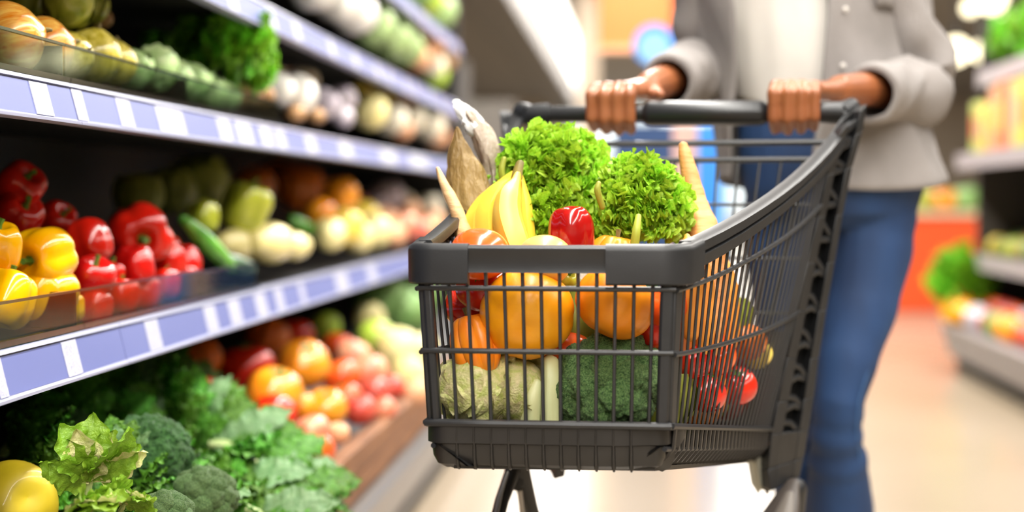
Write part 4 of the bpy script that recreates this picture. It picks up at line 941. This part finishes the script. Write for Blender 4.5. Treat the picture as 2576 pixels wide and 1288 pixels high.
cart_item('tomO', 1800, 900, 2.06, 110, 'orange-red tomato low behind the right side bars, second in the row', 'tomato')
cart_item('tomR', 1770, 985, 2.03, 120, 'dark red tomato on the basket floor behind the right side bars', 'tomato')
cart_item('tomR', 1850, 970, 2.14, 110, 'dark red tomato on the basket floor towards the cart rear', 'tomato')
cart_item('dorange', 1880, 860, 2.2, 100, 'dark orange squash behind the right side bars at the rear', 'squash')
def inside(key, s_, w, v, size, label, cat):
    a, b = lerp(sideL(s_, v), sideR(s_, v), w), None
    put(key, a, size, label, cat, R3())
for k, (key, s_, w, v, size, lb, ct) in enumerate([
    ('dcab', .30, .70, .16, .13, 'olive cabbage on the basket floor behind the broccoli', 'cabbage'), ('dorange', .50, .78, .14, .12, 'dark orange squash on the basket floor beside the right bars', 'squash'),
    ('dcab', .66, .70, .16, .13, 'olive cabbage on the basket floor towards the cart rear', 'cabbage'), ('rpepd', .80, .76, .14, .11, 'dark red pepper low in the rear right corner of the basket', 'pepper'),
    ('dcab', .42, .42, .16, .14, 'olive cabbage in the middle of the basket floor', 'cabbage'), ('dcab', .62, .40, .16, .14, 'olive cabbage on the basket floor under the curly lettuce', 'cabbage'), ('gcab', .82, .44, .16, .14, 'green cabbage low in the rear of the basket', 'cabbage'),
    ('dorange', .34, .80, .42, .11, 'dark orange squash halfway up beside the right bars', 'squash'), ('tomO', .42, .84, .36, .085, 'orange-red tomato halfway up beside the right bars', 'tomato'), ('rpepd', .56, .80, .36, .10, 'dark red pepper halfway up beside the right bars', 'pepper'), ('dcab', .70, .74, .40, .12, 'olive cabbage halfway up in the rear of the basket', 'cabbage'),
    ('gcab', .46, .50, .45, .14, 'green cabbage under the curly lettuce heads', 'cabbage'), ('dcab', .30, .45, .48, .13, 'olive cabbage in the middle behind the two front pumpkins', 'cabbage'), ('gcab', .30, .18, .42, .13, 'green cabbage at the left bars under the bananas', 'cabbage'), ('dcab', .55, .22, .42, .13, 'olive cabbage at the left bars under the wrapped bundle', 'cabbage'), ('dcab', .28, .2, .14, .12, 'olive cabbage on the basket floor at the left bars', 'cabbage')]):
    inside(key, s_, w, v, size, lb, ct)
WRAP = mat('crinkled_wrapper', '#84683a', '#b3965a', scale=5, rough=.4, bump=.8, bscale=40, transl=.3, stretch=(2, 2, .6))
WRAPG = mat('clear_wrap', '#9c8874', '#c2b2a0', scale=6, rough=.22, bump=.9, bscale=40, transl=.3, stretch=(2, 2, .6))
WRAPW = mat('white_wrap', '#e4e4e0', '#f2f2f0', scale=6, rough=.3, bump=.5, bscale=22, transl=.3)
crum = lambda tt, a: 1 + .22 * noise.noise(Vector((tt * 7, math.cos(a) * 2.6, math.sin(a) * 2.6))) + .08 * math.cos(7 * a + tt * 9) + .07 * noise.noise(Vector((tt * 25, math.cos(a) * 6, math.sin(a) * 6)))
t = thing('wrapped_bundle', 'tan bundle in crinkled clear wrapping pointing up at the left of the bananas', 'bundle', P(1200, 450, 2.1))
pxtube([(1150, 322, 2.10, 4), (1153, 350, 2.10, 14), (1158, 390, 2.10, 32), (1168, 430, 2.095, 46), (1182, 480, 2.09, 52), (1195, 540, 2.08, 50), (1205, 600, 2.07, 44), (1220, 680, 2.07, 36)], 26, (1, .5), fn=crum).obj('husk', WRAP, t)
pxtube([(1188, 305, 2.16, 34), (1205, 330, 2.16, 42), (1225, 370, 2.155, 46), (1240, 420, 2.15, 46), (1248, 480, 2.14, 42), (1250, 560, 2.13, 38), (1250, 650, 2.12, 34)], 26, (1, .6), fn=crum).obj('wrapping', WRAPG, t)
pxtube([(1152, 262, 2.17, 16), (1165, 278, 2.165, 26), (1185, 300, 2.16, 33), (1196, 318, 2.155, 37)], 22, (1, .6), fn=crum).obj('sleeve_end', WRAPW, t)
# curly lettuces
def curly(label, cx, cy, cd, rx, ry, n, seed, L, stalks):
    c = P(cx, cy, cd); t = thing('curly_lettuce', label, 'lettuce', c)
    r = random.Random(seed); g = math.pi * (3 - 5 ** .5); px_ = cd / F
    core = MB().ico(3, lambda p: c + (RV * p.x * rx + Vector((0, 0, 1)) * p.z * ry + FV * p.y * rx * .8) * px_ * .62 * (1 + .15 * noise.noise(p * 3))); core.obj('heart', CURL, t)
    for k in range(n):
        z = 1 - (k + .5) / n * 1.55; q = math.sqrt(max(0, 1 - z * z)); a = k * g
        d = Vector((q * math.cos(a), q * math.sin(a), z)); w = RV * d.x * rx + Vector((0, 0, 1)) * d.z * ry + FV * d.y * rx * .8
        w = w * (1 + .34 * noise.noise(d * 2.1 + Vector((seed, 0, 0)))); pos = c + w * px_ * (.54 + .18 * r.random()) + Vector((0, 0, -.004)); dirn = (w.normalized() + Vector((r.uniform(-.35, .35), r.uniform(-.35, .35), r.uniform(-.1, .4)))).normalized()
        s = L * r.uniform(.82, 1.15)
        link('leaf', curl_m[k % 6], t, align(pos - c, dirn, Vector((r.uniform(-1, 1), r.uniform(-1, 1), .9)), s))
    for pts in stalks: pxtube(pts, 9).obj('stalk', mat('lettuce_stalk', '#a9b83a', '#8c8a3a', scale=12, rough=.5), t)
curly('large bright green curly lettuce heaped in the middle of the cart', 1394, 462, 2.13, 156, 144, 250, 4, .034, [[(1268, 400, 2.075, 7), (1262, 430, 2.075, 9), (1270, 470, 2.08, 9)]])
curly('smaller curly lettuce head to the right of the large one', 1612, 522, 2.06, 114, 136, 215, 9, .031, [[(1506, 462, 1.985, 7), (1503, 480, 1.985, 9), (1515, 520, 1.995, 8)], [(1606, 545, 1.955, 8), (1601, 580, 1.945, 11), (1594, 630, 1.95, 12)]])
curly('low curly lettuce between the red pepper and the wrapped bundle', 1390, 560, 2.08, 115, 75, 90, 14, .034, [])

# ------------------------------------------------------------------ the person pushing the cart
FH = Vector((-math.sin(AY), math.cos(AY), 0))
def W3(lat, d, z): v = RV * lat + FH * d; return Vector((v.x, v.y, z))
def latc(z): return lerp(.645, .548, min(1, max(0, (z - .89) / .36)))
DT = 2.86
PER = thing('person', 'person in open grey shirt, white t-shirt and blue jeans, both hands on the cart handle', 'person', W3(.64, 2.9, 0))
SKIN = mat('skin', '#8a4f2d', '#9c5e38', scale=12, rough=.42, sss=.08)
bd = MB()
def limb(pts, rad, n=12, flat=(1, 1)):
    bd.tube(pts, rad, n, flat=flat, round_cap=True)
def ell(c, r, s): bd.ball(c, r, 18, 12, s)
# trunk, neck, head
limb([W3(latc(z), DT, z) for z in (.95, 1.0, 1.08, 1.2, 1.32)], [.13, .115, .11, .122, .115], 18, (1, .74))
limb([W3(latc(1.3) - .13, DT, 1.33), W3(latc(1.3), DT, 1.35), W3(latc(1.3) + .13, DT, 1.33)], [.04, .06, .04])
hc = W3(latc(1.4) - .01, DT - .03, 1.60)
limb([W3(latc(1.4), DT + .01, 1.36), W3(latc(1.4) - .005, DT - .01, 1.5)], [.055, .052])
ell(hc, .1, (.76, .95, 1.12)); ell(hc + Vector((0, 0, -.055)) - FH * .02, .066, (.85, .95, 1.0))
limb([hc - FH * .088 + dz * .018, hc - FH * .104 - dz * .012], [.010, .016])                  # nose
for s in (-1, 1):
    ell(hc + RV * s * .076 - dz * .005, .028, (.4, .8, 1.15))                                  # ears
    limb([hc - FH * .086 + RV * s * .022 + dz * .034, hc - FH * .082 + RV * s * .045 + dz * .030], [.007, .006])   # brow
limb([hc - FH * .092 + RV * -.022 - dz * .052, hc - FH * .098 - dz * .051, hc - FH * .092 + RV * .022 - dz * .052], [.006, .009, .006])   # lips
# legs inside the jeans
LEGR = [(2190, 500, 2.86, 116), (2180, 620, 2.85, 116), (2162, 760, 2.82, 98), (2132, 900, 2.78, 78), (2112, 1010, 2.76, 62), (2104, 1090, 2.78, 64), (2108, 1180, 2.82, 76), (2112, 1290, 2.86, 86), (2116, 1400, 2.9, 62), (2118, 1485, 2.93, 48)]
LEGL = [(1985, 500, 2.88, 114), (1985, 620, 2.89, 114), (1988, 760, 2.9, 96), (1996, 900, 2.92, 80), (2002, 1010, 2.93, 64), (2006, 1100, 2.95, 62), (2010, 1210, 2.98, 66), (2014, 1330, 3.02, 56), (2016, 1460, 3.06, 46)]
for LG in (LEGR, LEGL): limb([P(x, y, d) for x, y, d, r in LG], [(r - 22) * d / F for x, y, d, r in LG])
# arms and hands
bt = (hr - hl).normalized(); bf = Vector((bt.y, -bt.x, 0)).normalized()
if bf.dot(FV) > 0: bf = -bf
def hand(t0, idx, wrist, elbow, shoulder, thumb):
    B = hp(t0)
    limb([shoulder - dz * .02, lerp(shoulder, elbow, .5), elbow], [.036, .042, .04]); limb([elbow, lerp(elbow, wrist, .35), wrist], [.041, .039, .027])
    for k in range(4):
        o = bt * (k - 1.5) * .0228 * idx                          # k 0 little finger .. 3 index
        ln = (.82, .95, 1.0, .94)[k]; r = (.0100, .0110, .0114, .0112)[k]
        mcp = B + o * .93 + bf * .002 + dz * (.043 + .002 * ln); pip = B + o + bf * .034 * ln ** .3 + dz * (.027 + .004 * ln)
        dip = B + o + bf * .0300 - dz * .012 * ln; tip = B + o * .96 - bf * .002 - dz * (.029 * ln + .002)
        limb([lerp(mcp, wrist, .12), mcp, lerp(mcp, pip, .5), pip], [r * 1.1, r * 1.22, r * 1.0, r * 1.1], 10)
        limb([pip, lerp(pip, dip, .5), dip], [r * 1.08, r * .94, r * .98], 10); limb([dip, lerp(dip, tip, .6), tip], [r * .97, r * .9, r * .78], 10)
        limb([mcp - dz * .006, lerp(mcp, wrist, .5) - dz * .004, wrist], [.0125, .0150, .019], 10)
    limb([wrist, *thumb], [.019, .0150, .0118, .0105, .0085], 10)
shR, shL = W3(latc(1.3) - .165, DT + .01, 1.335), W3(latc(1.3) + .165, DT + .01, 1.335)
wR, wL = P(1632, 218, 2.585), P(2112, 226, 2.535)
eR, eL = P(1775, 165, 2.90), P(2318, 222, 2.87)
hand(.277, 1, wR, eR, shR, [P(1650, 236, 2.555), P(1655, 240, 2.535), P(1658, 240, 2.515), P(1661, 238, 2.50)])
hand(.853, -1, wL, eL, shL, [P(2050, 232, 2.52), P(2000, 240, 2.515), P(1960, 262, 2.50), P(1945, 275, 2.485)])
body = bd.obj('body', SKIN, PER)
rm = body.modifiers.new('remesh', 'REMESH'); rm.mode = 'VOXEL'; rm.voxel_size = .0034; rm.use_smooth_shade = True
sm = body.modifiers.new('smooth', 'SMOOTH'); sm.factor = .5; sm.iterations = 2
for s in (-1, 1):
    eye = MB().ball(hc - FH * .084 + RV * s * .034 + dz * .012, .0125, 12, 8).obj('eye', mat('eye_white', '#e8e2da', rough=.15), PER)
    MB().ball(hc - FH * .0935 + RV * s * .034 + dz * .012, .0055, 10, 6, (1, 1, 1)).obj('iris', mat('iris_dark', '#20120a', rough=.1), eye)
HAIR = mat('dark_hair', '#120d0a', '#241a14', scale=40, rough=.55)
MB().ico(4, lambda p: hc + dz * .03 + FH * .018 + Vector((RV * p.x * .088 + FH * p.y * .1 + dz * p.z * .105)) * (1 + .07 * noise.noise(p * 7))).obj('hair', HAIR, PER)
# jeans
DEN = mat('blue_denim', '#12284a', '#1f4270', scale=7, rough=.75, bump=.25, bscale=260, stretch=(1, 1, .5))
jn = MB()
fold = lambda y: 4.5 * math.sin(y * .105) * math.exp(-((y - 1110) / 75) ** 2) + 3 * math.sin(y * .07 + 1) * math.exp(-((y - 560) / 60) ** 2)
for LG in (LEGR, LEGL):
    dense = []
    for (a, b) in zip(LG[:-1], LG[1:]):
        for k in range(7): t = k / 7; dense.append(tuple(lerp(u, v, t * t * (3 - 2 * t) if i_ == 3 else t) for i_, (u, v) in enumerate(zip(a, b))))
    dense.append(LG[-1]); jn.tube([P(x, y, d) for x, y, d, r in dense], [(r + fold(y)) * d / F for x, y, d, r in dense], 20)
def ring(mb, rows, n=28, wr=0):
    mb.grid(lambda i, j: (lambda q: W3(q[0] + q[2] * math.cos(j * 2 * math.pi), DT + q[4] + q[3] * math.sin(j * 2 * math.pi), q[1]))(rows[round(i * (len(rows) - 1))]), len(rows), n, cv=True)
    o = len(mb.v) - len(rows) * n; mb.f.append(tuple(o + k for k in range(n))); mb.f.append(tuple(o + (len(rows) - 1) * n + k for k in reversed(range(n))))
ring(jn, [(latc(z) , z, a, b, 0) for z, a, b in ((.79, .10, .09), (.82, .165, .12), (.87, .18, .13), (.93, .178, .125), (.99, .165, .115), (1.035, .152, .108))])
jeans = jn.obj('jeans', DEN, PER)
rm = jeans.modifiers.new('remesh', 'REMESH'); rm.mode = 'VOXEL'; rm.voxel_size = .006; rm.use_smooth_shade = True
sm = jeans.modifiers.new('smooth', 'SMOOTH'); sm.factor = .5; sm.iterations = 3
seam = MB().tube([P(x + r * .78, y, d - .045) for x, y, d, r in LEGR[:8]], .0018, 5).obj('seam', mat('denim_seam', '#3c6394', rough=.8), jeans)
ring_b = MB(); ring(ring_b, [(latc(1.0), z, a, .112, 0) for z, a in ((1.0, .163), (1.035, .158), (1.04, .156))]); ring_b.obj('waistband', DEN, jeans)
for LG in (LEGR, LEGL):
    x, y, d, r = LG[-1]; q = P(x, y, d)
    MB().tube([Vector((q.x, q.y, .045)) + FH * .05, Vector((q.x, q.y, .05)), Vector((q.x, q.y, .045)) - FH * .08, Vector((q.x, q.y, .035)) - FH * .17], [.036, .044, .042, .03], 14, flat=(1, .9), round_cap=True).obj('shoe', mat('white_shoe', '#d8d5cf', rough=.5), PER)
# t-shirt
TEE = mat('white_cotton', '#cbc6be', '#d6d2cb', scale=5, rough=.85, bump=.1, bscale=200)
def tee(i, j):
    z = lerp(1.04, 1.43, i); a = j * 2 * math.pi; T = min(1, max(0, (z - 1.3) / .13)); wa = lerp(.155, .15, i) * (1 - .5 * T * T); wb = lerp(.115, .12, math.sin(i * 3)) * (1 - .42 * T * T)
    c, s = math.cos(a), math.sin(a)
    f = 1 + .035 * noise.noise(Vector((c * 3 + z * 4, s * 2, z * 6))) + .03 * noise.noise(Vector((c * 7 - z * 9, s * 3, z * 3.0)))
    return W3(latc(z) + wa * c * f, DT + wb * s * f - .004, z - .012 * math.cos(a * 3) * (1 - i))
tb = MB().grid(tee, 40, 60, cv=True); t_o = tb.obj('t_shirt', TEE, PER)
so = t_o.modifiers.new('solid', 'SOLIDIFY'); so.thickness = .003
# open shirt
SHIRT = mat('grey_linen', '#807b78', '#908a87', scale=9, rough=.85, bump=.2, bscale=240)
ROWS = [(.878, .222, .150), (.93, .214, .146), (1.0, .206, .142), (1.06, .198, .138), (1.15, .192, .136), (1.25, .195, .136), (1.32, .205, .13), (1.365, .198, .118), (1.40, .14, .095), (1.43, .085, .075), (1.45, .075, .07)]
def rowi(u):
    k = min(u * (len(ROWS) - 1), len(ROWS) - 1.001); i = int(k); return [lerp(a, b, k - i) for a, b in zip(ROWS[i], ROWS[i + 1])]
def shirt(i, j):
    z, a, b = rowi(i); u = min(1, max(0, (z - .88) / .35))
    th = math.radians(lerp(lerp(-112, -76, u), lerp(196, 229, u), j))
    c, s = math.cos(th), math.sin(th); hem = max(0, 1 - (z - .878) / .3)
    f = 1.02 + .07 * noise.noise(Vector((c * 2.6, s * 2.6, z * 6))) + .05 * noise.noise(Vector((c * 5, s * 5, z * 2.2 + 4))) + .045 * hem * math.sin(th * 7 + z * 9) * .5
    ed = min(j, 1 - j); fl = .012 * max(0, 1 - ed / .05)
    return W3(latc(z) + a * c * f, DT + b * s * f - fl, z + .012 * hem * math.sin(th * 2 + 1))
sb = MB().grid(shirt, 46, 90); s_o = sb.obj('open_shirt', SHIRT, PER)
so = s_o.modifiers.new('solid', 'SOLIDIFY'); so.thickness = .0045; so.offset = 1
def sleeve(pts, rad, nm, sd):
    out = []; ro = []; N = len(pts)
    for i in range(N - 1):
        p0, p1, p2, p3 = pts[max(i - 1, 0)], pts[i], pts[i + 1], pts[min(i + 2, N - 1)]
        for k in range(9):
            t = k / 9; out.append(.5 * ((2 * p1) + (p2 - p0) * t + (2 * p0 - 5 * p1 + 4 * p2 - p3) * t * t + (3 * p1 - p0 - 3 * p2 + p3) * t ** 3)); ro.append(lerp(rad[i], rad[i + 1], t))
    out.append(pts[-1]); ro.append(rad[-1])
    wr = lambda tt, a: 1 + .2 * noise.noise(Vector((tt * 11 + math.cos(a) * 1.2, math.sin(a) * 2.0, sd))) + .17 * math.sin(tt * 30 + 2.5 * math.cos(a + sd)) * math.exp(-((tt - .55) / .22) ** 2)
    o = MB().tube(out, ro, 26, cap=False, fn=wr).obj(nm, SHIRT, s_o)
    so = o.modifiers.new('solid', 'SOLIDIFY'); so.thickness = .003; return out
cR, cL = P(1682, 206, 2.655), P(2192, 236, 2.62)
sR_ = sleeve([shR - dz * -.01 + RV * .03, lerp(shR, eR, .5), eR, lerp(eR, cR, .55), cR], [.082, .062, .058, .05, .046], 'sleeve', 1.0)
sL_ = sleeve([shL + dz * .01 - RV * .03, lerp(shL, eL, .5) + RV * .012, eL, lerp(eL, cL, .55), cL], [.082, .066, .064, .056, .049], 'sleeve', 5.0)
for (c, e, r) in ((cR, eR, .049), (cL, eL, .052)):
    d = (e - c).normalized()
    o = MB().tube([c - d * .004, c, c + d * .012, c + d * .030, c + d * .045, c + d * .048], [r * .82, r * .98, r * 1.05, r * 1.06, r * 1.03, r * .9], 26, cap=False, fn=lambda tt, a: 1 + .05 * noise.noise(Vector((math.cos(a) * 2, math.sin(a) * 2, tt)))).obj('rolled_cuff', SHIRT, s_o)
    so = o.modifiers.new('solid', 'SOLIDIFY'); so.thickness = .004
for k in range(6):     # buttons on the right-hand front edge
    q = shirt(.13 + .11 * k, .035); MB().ball(q - FH * .008, .0055, 10, 6, (1, .5, 1)).obj('button', mat('button_pearl', '#cfc9c2', rough=.3), s_o)
pk = MB().grid(lambda i, j: shirt(.47 + .14 * i, .10 + .14 * j) - FH * .010, 8, 8).obj('chest_pocket', SHIRT, s_o)
pk.modifiers.new('solid', 'SOLIDIFY').thickness = .003
cl = MB().grid(lambda i, j: W3(latc(1.4) + .085 * math.cos(math.radians(lerp(-70, 250, j))) * (1 + .35 * i), DT + .01 + .075 * math.sin(math.radians(lerp(-70, 250, j))) * (1 + .4 * i), 1.455 - .055 * i), 5, 40).obj('collar', SHIRT, s_o)
cl.modifiers.new('solid', 'SOLIDIFY').thickness = .003

# ------------------------------------------------------------------ far background
GREYB = mat('grey_bulkhead', '#6f6a66', rough=.7)
struct(MB().box((-1.75, 7.5, 2.78), (-1.24, 33.9, CEIL - .001)).obj('trim_1', GREYB, smooth=False))
struct(MB().box((-.62, 15.0, 0), (-.40, 15.25, CEIL - .001)).obj('column_1', mat('cream_paint', '#e2cfb8', rough=.7), smooth=False))
def panel(name, x0, y0, x1, y1, Y, m, label, cat, th=.04, extra=None, base=None):
    a, b = onY(x0, y1, Y), onY(x1, y0, Y)
    t = thing(name, label, cat, ((a.x + b.x) / 2, Y, a.z if base is None else base))
    MB().box((a.x, Y, a.z if base is None else base), (b.x, Y + th, b.z)).obj('panel', m, t, False, bevel=.005)
    return t, a, b
ORG = mat('orange_paint', '#e2521a', rough=.5); ORGL = mat('light_orange_paint', '#ee7a38', rough=.5)
t, a, b = panel('hanging_sign', 1505, -60, 1690, 122, 9.5, ORGL, 'orange hanging sign board far behind the cart, left of the person', 'sign')
MB().box((a.x - .02, 9.48, a.z - .02), (b.x + .02, 9.56, a.z + .01)).obj('bottom_edge', mat('sign_edge', '#e9b48c', rough=.5), t, False)
for x in (a.x + .06, b.x - .06): MB().tube([(x, 9.52, b.z), (x, 9.52, CEIL)], .006, 6).obj('hanger', STEEL, t)
# blue stand with round header
BLU = mat('bright_blue', '#2f86e0', rough=.35); NAVY = mat('navy_blue', '#1c3d6c', rough=.5); PALEB = mat('pale_blue', '#86b8ec', rough=.4)
t = thing('display_stand', 'blue promotional display stand with a round blue header, behind the cart handle', 'display stand', onZ(1690, 1010, 0))
Yd = t.location.y; a, b = onY(1545, 315, Yd), onY(1830, 315, Yd)
MB().box((a.x, Yd, 0), (lerp(a.x, b.x, .52), Yd + .3, a.z)).obj('navy_cabinet', NAVY, t, False)
MB().box((lerp(a.x, b.x, .52), Yd, 0), (lerp(a.x, b.x, .74), Yd + .28, a.z)).obj('pink_side', mat('dusty_pink', '#c9a49a', rough=.6), t, False)
MB().box((lerp(a.x, b.x, .74), Yd - .01, 0), (lerp(a.x, b.x, .93), Yd + .29, a.z)).obj('blue_cabinet', BLU, t, False)
MB().box((lerp(a.x, b.x, .93), Yd, 0), (b.x, Yd + .28, a.z)).obj('pale_side', PALEB, t, False)
c = onY(1646, 108, Yd); c.y = Yd + .1
MB().tube([(c.x, c.y, a.z), (c.x, c.y, c.z)], .012, 8).obj('post', STEEL, t)
r_h = 52 * depth(c) / F
MB().tube([c - Vector((0, .03, 0)), c + Vector((0, .03, 0))], r_h, 36).obj('round_header', BLU, t, sharp=30)
MB().tube([c - Vector((0, .034, .014)), c - Vector((0, .03, .014))], r_h * .78, 36).obj('header_face', PALEB, t, sharp=30)
# produce stand beyond the shelf end
t = thing('produce_stand', 'stepped produce stand beyond the far end of the long shelf', 'stand', (-1.3, 8.6, 0))
STP = [(-.82, .55), (-1.02, .95), (-1.2, 1.3), (-1.38, 1.6)]
for k, (x, z) in enumerate(STP):
    MB().box((x - .24, 7.3, z - .04), (x, 10.2, z)).obj('shelf_board', mat('pale_board', '#b9b4c8', rough=.5), t, False)
    MB().box((x - .012, 7.3, z - .05), (x, 10.2, z + .03)).obj('price_rail', RAILW, t, False)
for y in (7.3, 10.16): MB().box((-1.66, y, 0), (-.86, y + .04, 1.55)).obj('end_panel', GREYB, t, False)
CY = {0: ['lime', 'melon', 'apple', 'cream'], 1: ['cream', 'brown', 'lime', 'peach'], 2: ['lime', 'yel', 'kohl', 'melon'], 3: ['tomO', 'rapple', 'lime', 'peach', 'sprout']}
for k, (x, z) in enumerate(STP):
    for j in range(18):
        key = CY[k][(j // 4) % len(CY[k])]; s = rnd.uniform(.12, .155); n, cat_ = FAR[key]; lvl = ('lowest', 'second', 'third', 'top')[k]
        put(key, (x - .1 + rnd.uniform(-.02, .02), 7.42 + j * .155, z + s * .45), s, '%s on the %s step of the far stand, %s from its near end' % (n, lvl, ORD[j]), cat_, R3())
# gondola on the right
G = thing('produce_gondola', 'grey three-tier produce gondola on the right of the aisle', 'gondola', (2.0, 5.8, 0))
GRY = mat('gondola_grey', '#8d8584', rough=.45); GX, G0, G1 = 1.55, 5.2, 7.3
MB().box((GX + .06, G0, 0), (2.45, G1, .07)).obj('plinth', BLACK, G, False)
MB().hexa([(GX + .02, G0, .07), (2.45, G0, .07), (2.45, G1, .07), (GX + .02, G1, .07)], [(GX - .03, G0, .23), (2.45, G0, .23), (2.45, G1, .23), (GX - .03, G1, .23)]).obj('bin_base', GRY, G, False, bevel=.01)
MB().box((2.05, G0, .23), (2.1, G1, 1.75)).obj('back_panel', BLACK, G, False)
for z, x in ((.56, 1.68), (1.05, 1.62), (1.46, 1.72)):
    MB().box((x, G0, z - .03), (2.05, G1, z)).obj('shelf_board', DARK, G, False)
    MB().box((x - .025, G0, z - .055), (x, G1, z + .02)).obj('price_rail', mat('gondola_rail', '#b3a9ad', rough=.4), G, False)
for y in (G0, G1 - .03): MB().box((1.7, y, .2), (2.05, y + .03, 1.75)).obj('end_panel', mat('gondola_end', '#3a332e', rough=.6), G, False)
LV = [('bottom bin', 1.60, .285, ['tomO', 'rapple', 'tomO', 'orange', 'gcab', 'tomR', 'lilac'], .13), ('middle shelf', 1.76, .61, ['kohl', 'dcab', 'yel', 'dorange', 'gcab', 'brown'], .12)]
for lv, x, z, ks, s0 in LV:
    for j in range(12):
        for rr_ in range(2):
            key = ks[(j * 3 // 4 + rr_ * 2) % len(ks)]; s = s0 * rnd.uniform(.9, 1.1); n, cat_ = FAR[key]
            put(key, (x + .02 + rr_ * .13, 5.65 + j * .14, z + s * .0 + rr_ * .02), s, '%s, %s row of the gondola %s, %s from its near end' % (n, ('front', 'rear')[rr_], lv, ORD[j]), cat_, R3())
put('herb', (1.62, 7.22, .42), .3, 'bright green leafy bunch at the far end of the right gondola bin', 'herb', (0, 0, 1))
put('ypep', (1.56, 7.15, .3), .13, 'yellow pepper below the leafy bunch at the far end of the gondola', 'pepper', (.3, .2, 0))
put('ypep', (1.58, 7.02, .3), .12, 'yellow pepper second from the far end of the gondola bin', 'pepper', (2.3, .2, 0))
PK = [mat('pack_' + n, c, rough=.45, coat=.2) for n, c in (('peach', '#f0b890'), ('orange', '#ee7d3c'), ('yellow', '#e8d46a'), ('lime', '#c5cf6a'), ('pink', '#d9aba0'), ('red', '#e2502a'))]
PN = ['peach-coloured', 'orange', 'yellow', 'lime-green', 'dusty pink', 'red']
for j in range(12):
    k = (0, 0, 2, 1, 3, 2, 4, 1, 0, 5, 2, 3, 1, 0, 4, 2, 1, 5, 0, 3)[j]; y = 5.68 + j * .13; h = rnd.uniform(.24, .34); x = 1.64 + rnd.uniform(0, .03)
    t = thing('food_carton', '%s food carton upright on the upper gondola shelf, %s from its near end' % (PN[k], ORD[j]), 'carton', (x + .1, y + .055, 1.05))
    MB().box((x, y, 1.05), (x + .2, y + .112, 1.05 + h)).obj('box', PK[k], t, False, bevel=.006)
    MB().box((x - .001, y + .02, 1.05 + h * .35), (x + .001, y + .092, 1.05 + h * .75)).obj('front_label', PK[(k + 2) % 6], t, False)
POT = mat('terracotta_pot', '#a8623a', rough=.7)
for j in range(5):
    y = 6.2 + j * .22; t = thing('potted_plant', 'leafy potted plant on top of the right gondola, %s from its near end' % ORD[j], 'plant', (1.86, y, 1.46))
    MB().tube([(1.86, y, 1.46), (1.86, y, 1.55), (1.86, y, 1.56)], [.045, .06, .064], 16).obj('pot', POT, t)
    r = random.Random(j)
    for k in range(26):
        d = Vector((r.uniform(-1, 1), r.uniform(-1, 1), r.uniform(-.1, 1.3))).normalized()
        link('leaf', herb_m[k % 3], t, align(Vector((0, 0, .12)) + d * r.uniform(.02, .1), d, Vector((r.uniform(-1, 1), r.uniform(-1, 1), 1)), r.uniform(.25, .4)))
# warm pendant globes
GLOBE = emit_mat('warm_globe', '#fff0c8', 4.0)
for x, y, d, r, lb in [(2492, -8, 7.4, .085, 'largest warm white globe lamp at the top right'), (2404, 128, 8.4, .08, 'warm white globe lamp beside the person\'s elbow'), (2470, 130, 8.0, .06, 'warm globe lamp right of the brightest one'), (2520, 60, 8.8, .06, 'small globe lamp between two larger ones'), (2440, 20, 9.6, .05, 'small far globe lamp left of the topmost one')]:
    c = P(x, y, d); t = thing('pendant_lamp', lb, 'lamp', c)
    MB().ball(c, r, 20, 12).obj('globe', GLOBE, t); MB().tube([c + dz * r * .95, c + dz * (r + .06)], .025, 10).obj('cap', DARK, t); MB().tube([c + dz * (r + .05), Vector((c.x, c.y, CEIL))], .006, 6).obj('cord', DARK, t)
# orange counter far back
t = thing('orange_counter', 'orange-red counter front far down the aisle', 'counter', (2.3, 11.2, 0))
MB().box((1.75, 10.9, 0), (3.2, 11.5, .72)).obj('front', ORG, t, False, bevel=.01)
MB().box((1.72, 10.87, .72), (3.23, 11.53, .76)).obj('top', mat('counter_top', '#d9c9a8', rough=.4), t, False)
for j in range(16):
    key = ('yel', 'lime', 'kohl', 'tomO2', 'gcab')[j % 5]; s = rnd.uniform(.15, .2); n, cat_ = FAR[key]
    put(key, (1.82 + (j % 8) * .165, 11.0 + (j // 8) * .2, .76 + s * .42), s, '%s in the %s row on the orange counter, %s from the aisle' % (n, ('front', 'back')[j // 8], ORD[j % 8]), cat_, R3())
# ------------------------------------------------------------------ groups of like things that lie together
def zone(p):
    if p.x < -.6 and p.y < 6.8: return 'on the bottom tier' if p.z < .56 else 'on the lower shelf' if p.z < .95 else 'on the upper shelf' if p.z < 1.22 else 'on the top shelf' if p.z < 1.5 else 'on the crown shelf'
    if p.x < -.7 and p.y < 11: return 'on the far stand'
    if p.x > 1.4 and p.y < 8: return 'on the right gondola'
    return 'on the orange counter' if p.y > 10 else 'in the cart'
byg = {}
for o in COL.objects:
    if o.parent is None and 'category' in o and 'group' not in o:
        nm = o.name.split('.')[0]; where = '' if nm in ('pendant_lamp', 'ceiling_strip_light', 'acrylic_bin') else zone(o.location)
        byg.setdefault((nm, where), []).append(o)
for (nm, where), os_ in byg.items():
    if len(os_) > 1:
        w_ = nm.replace('_', ' '); pl = w_ + ('es' if w_.endswith(('ch', 'sh', 'o')) and not w_.endswith('mango') else 's')
        for o in os_: o['group'] = (pl + ' ' + where).strip()
# ------------------------------------------------------------------ clear out prototypes that were never placed
for k, (r, used) in PROTO.items():
    if not used:
        for ch in list(r.children):
            for g in list(ch.children): bpy.data.objects.remove(g)
            bpy.data.objects.remove(ch)
        bpy.data.objects.remove(r)
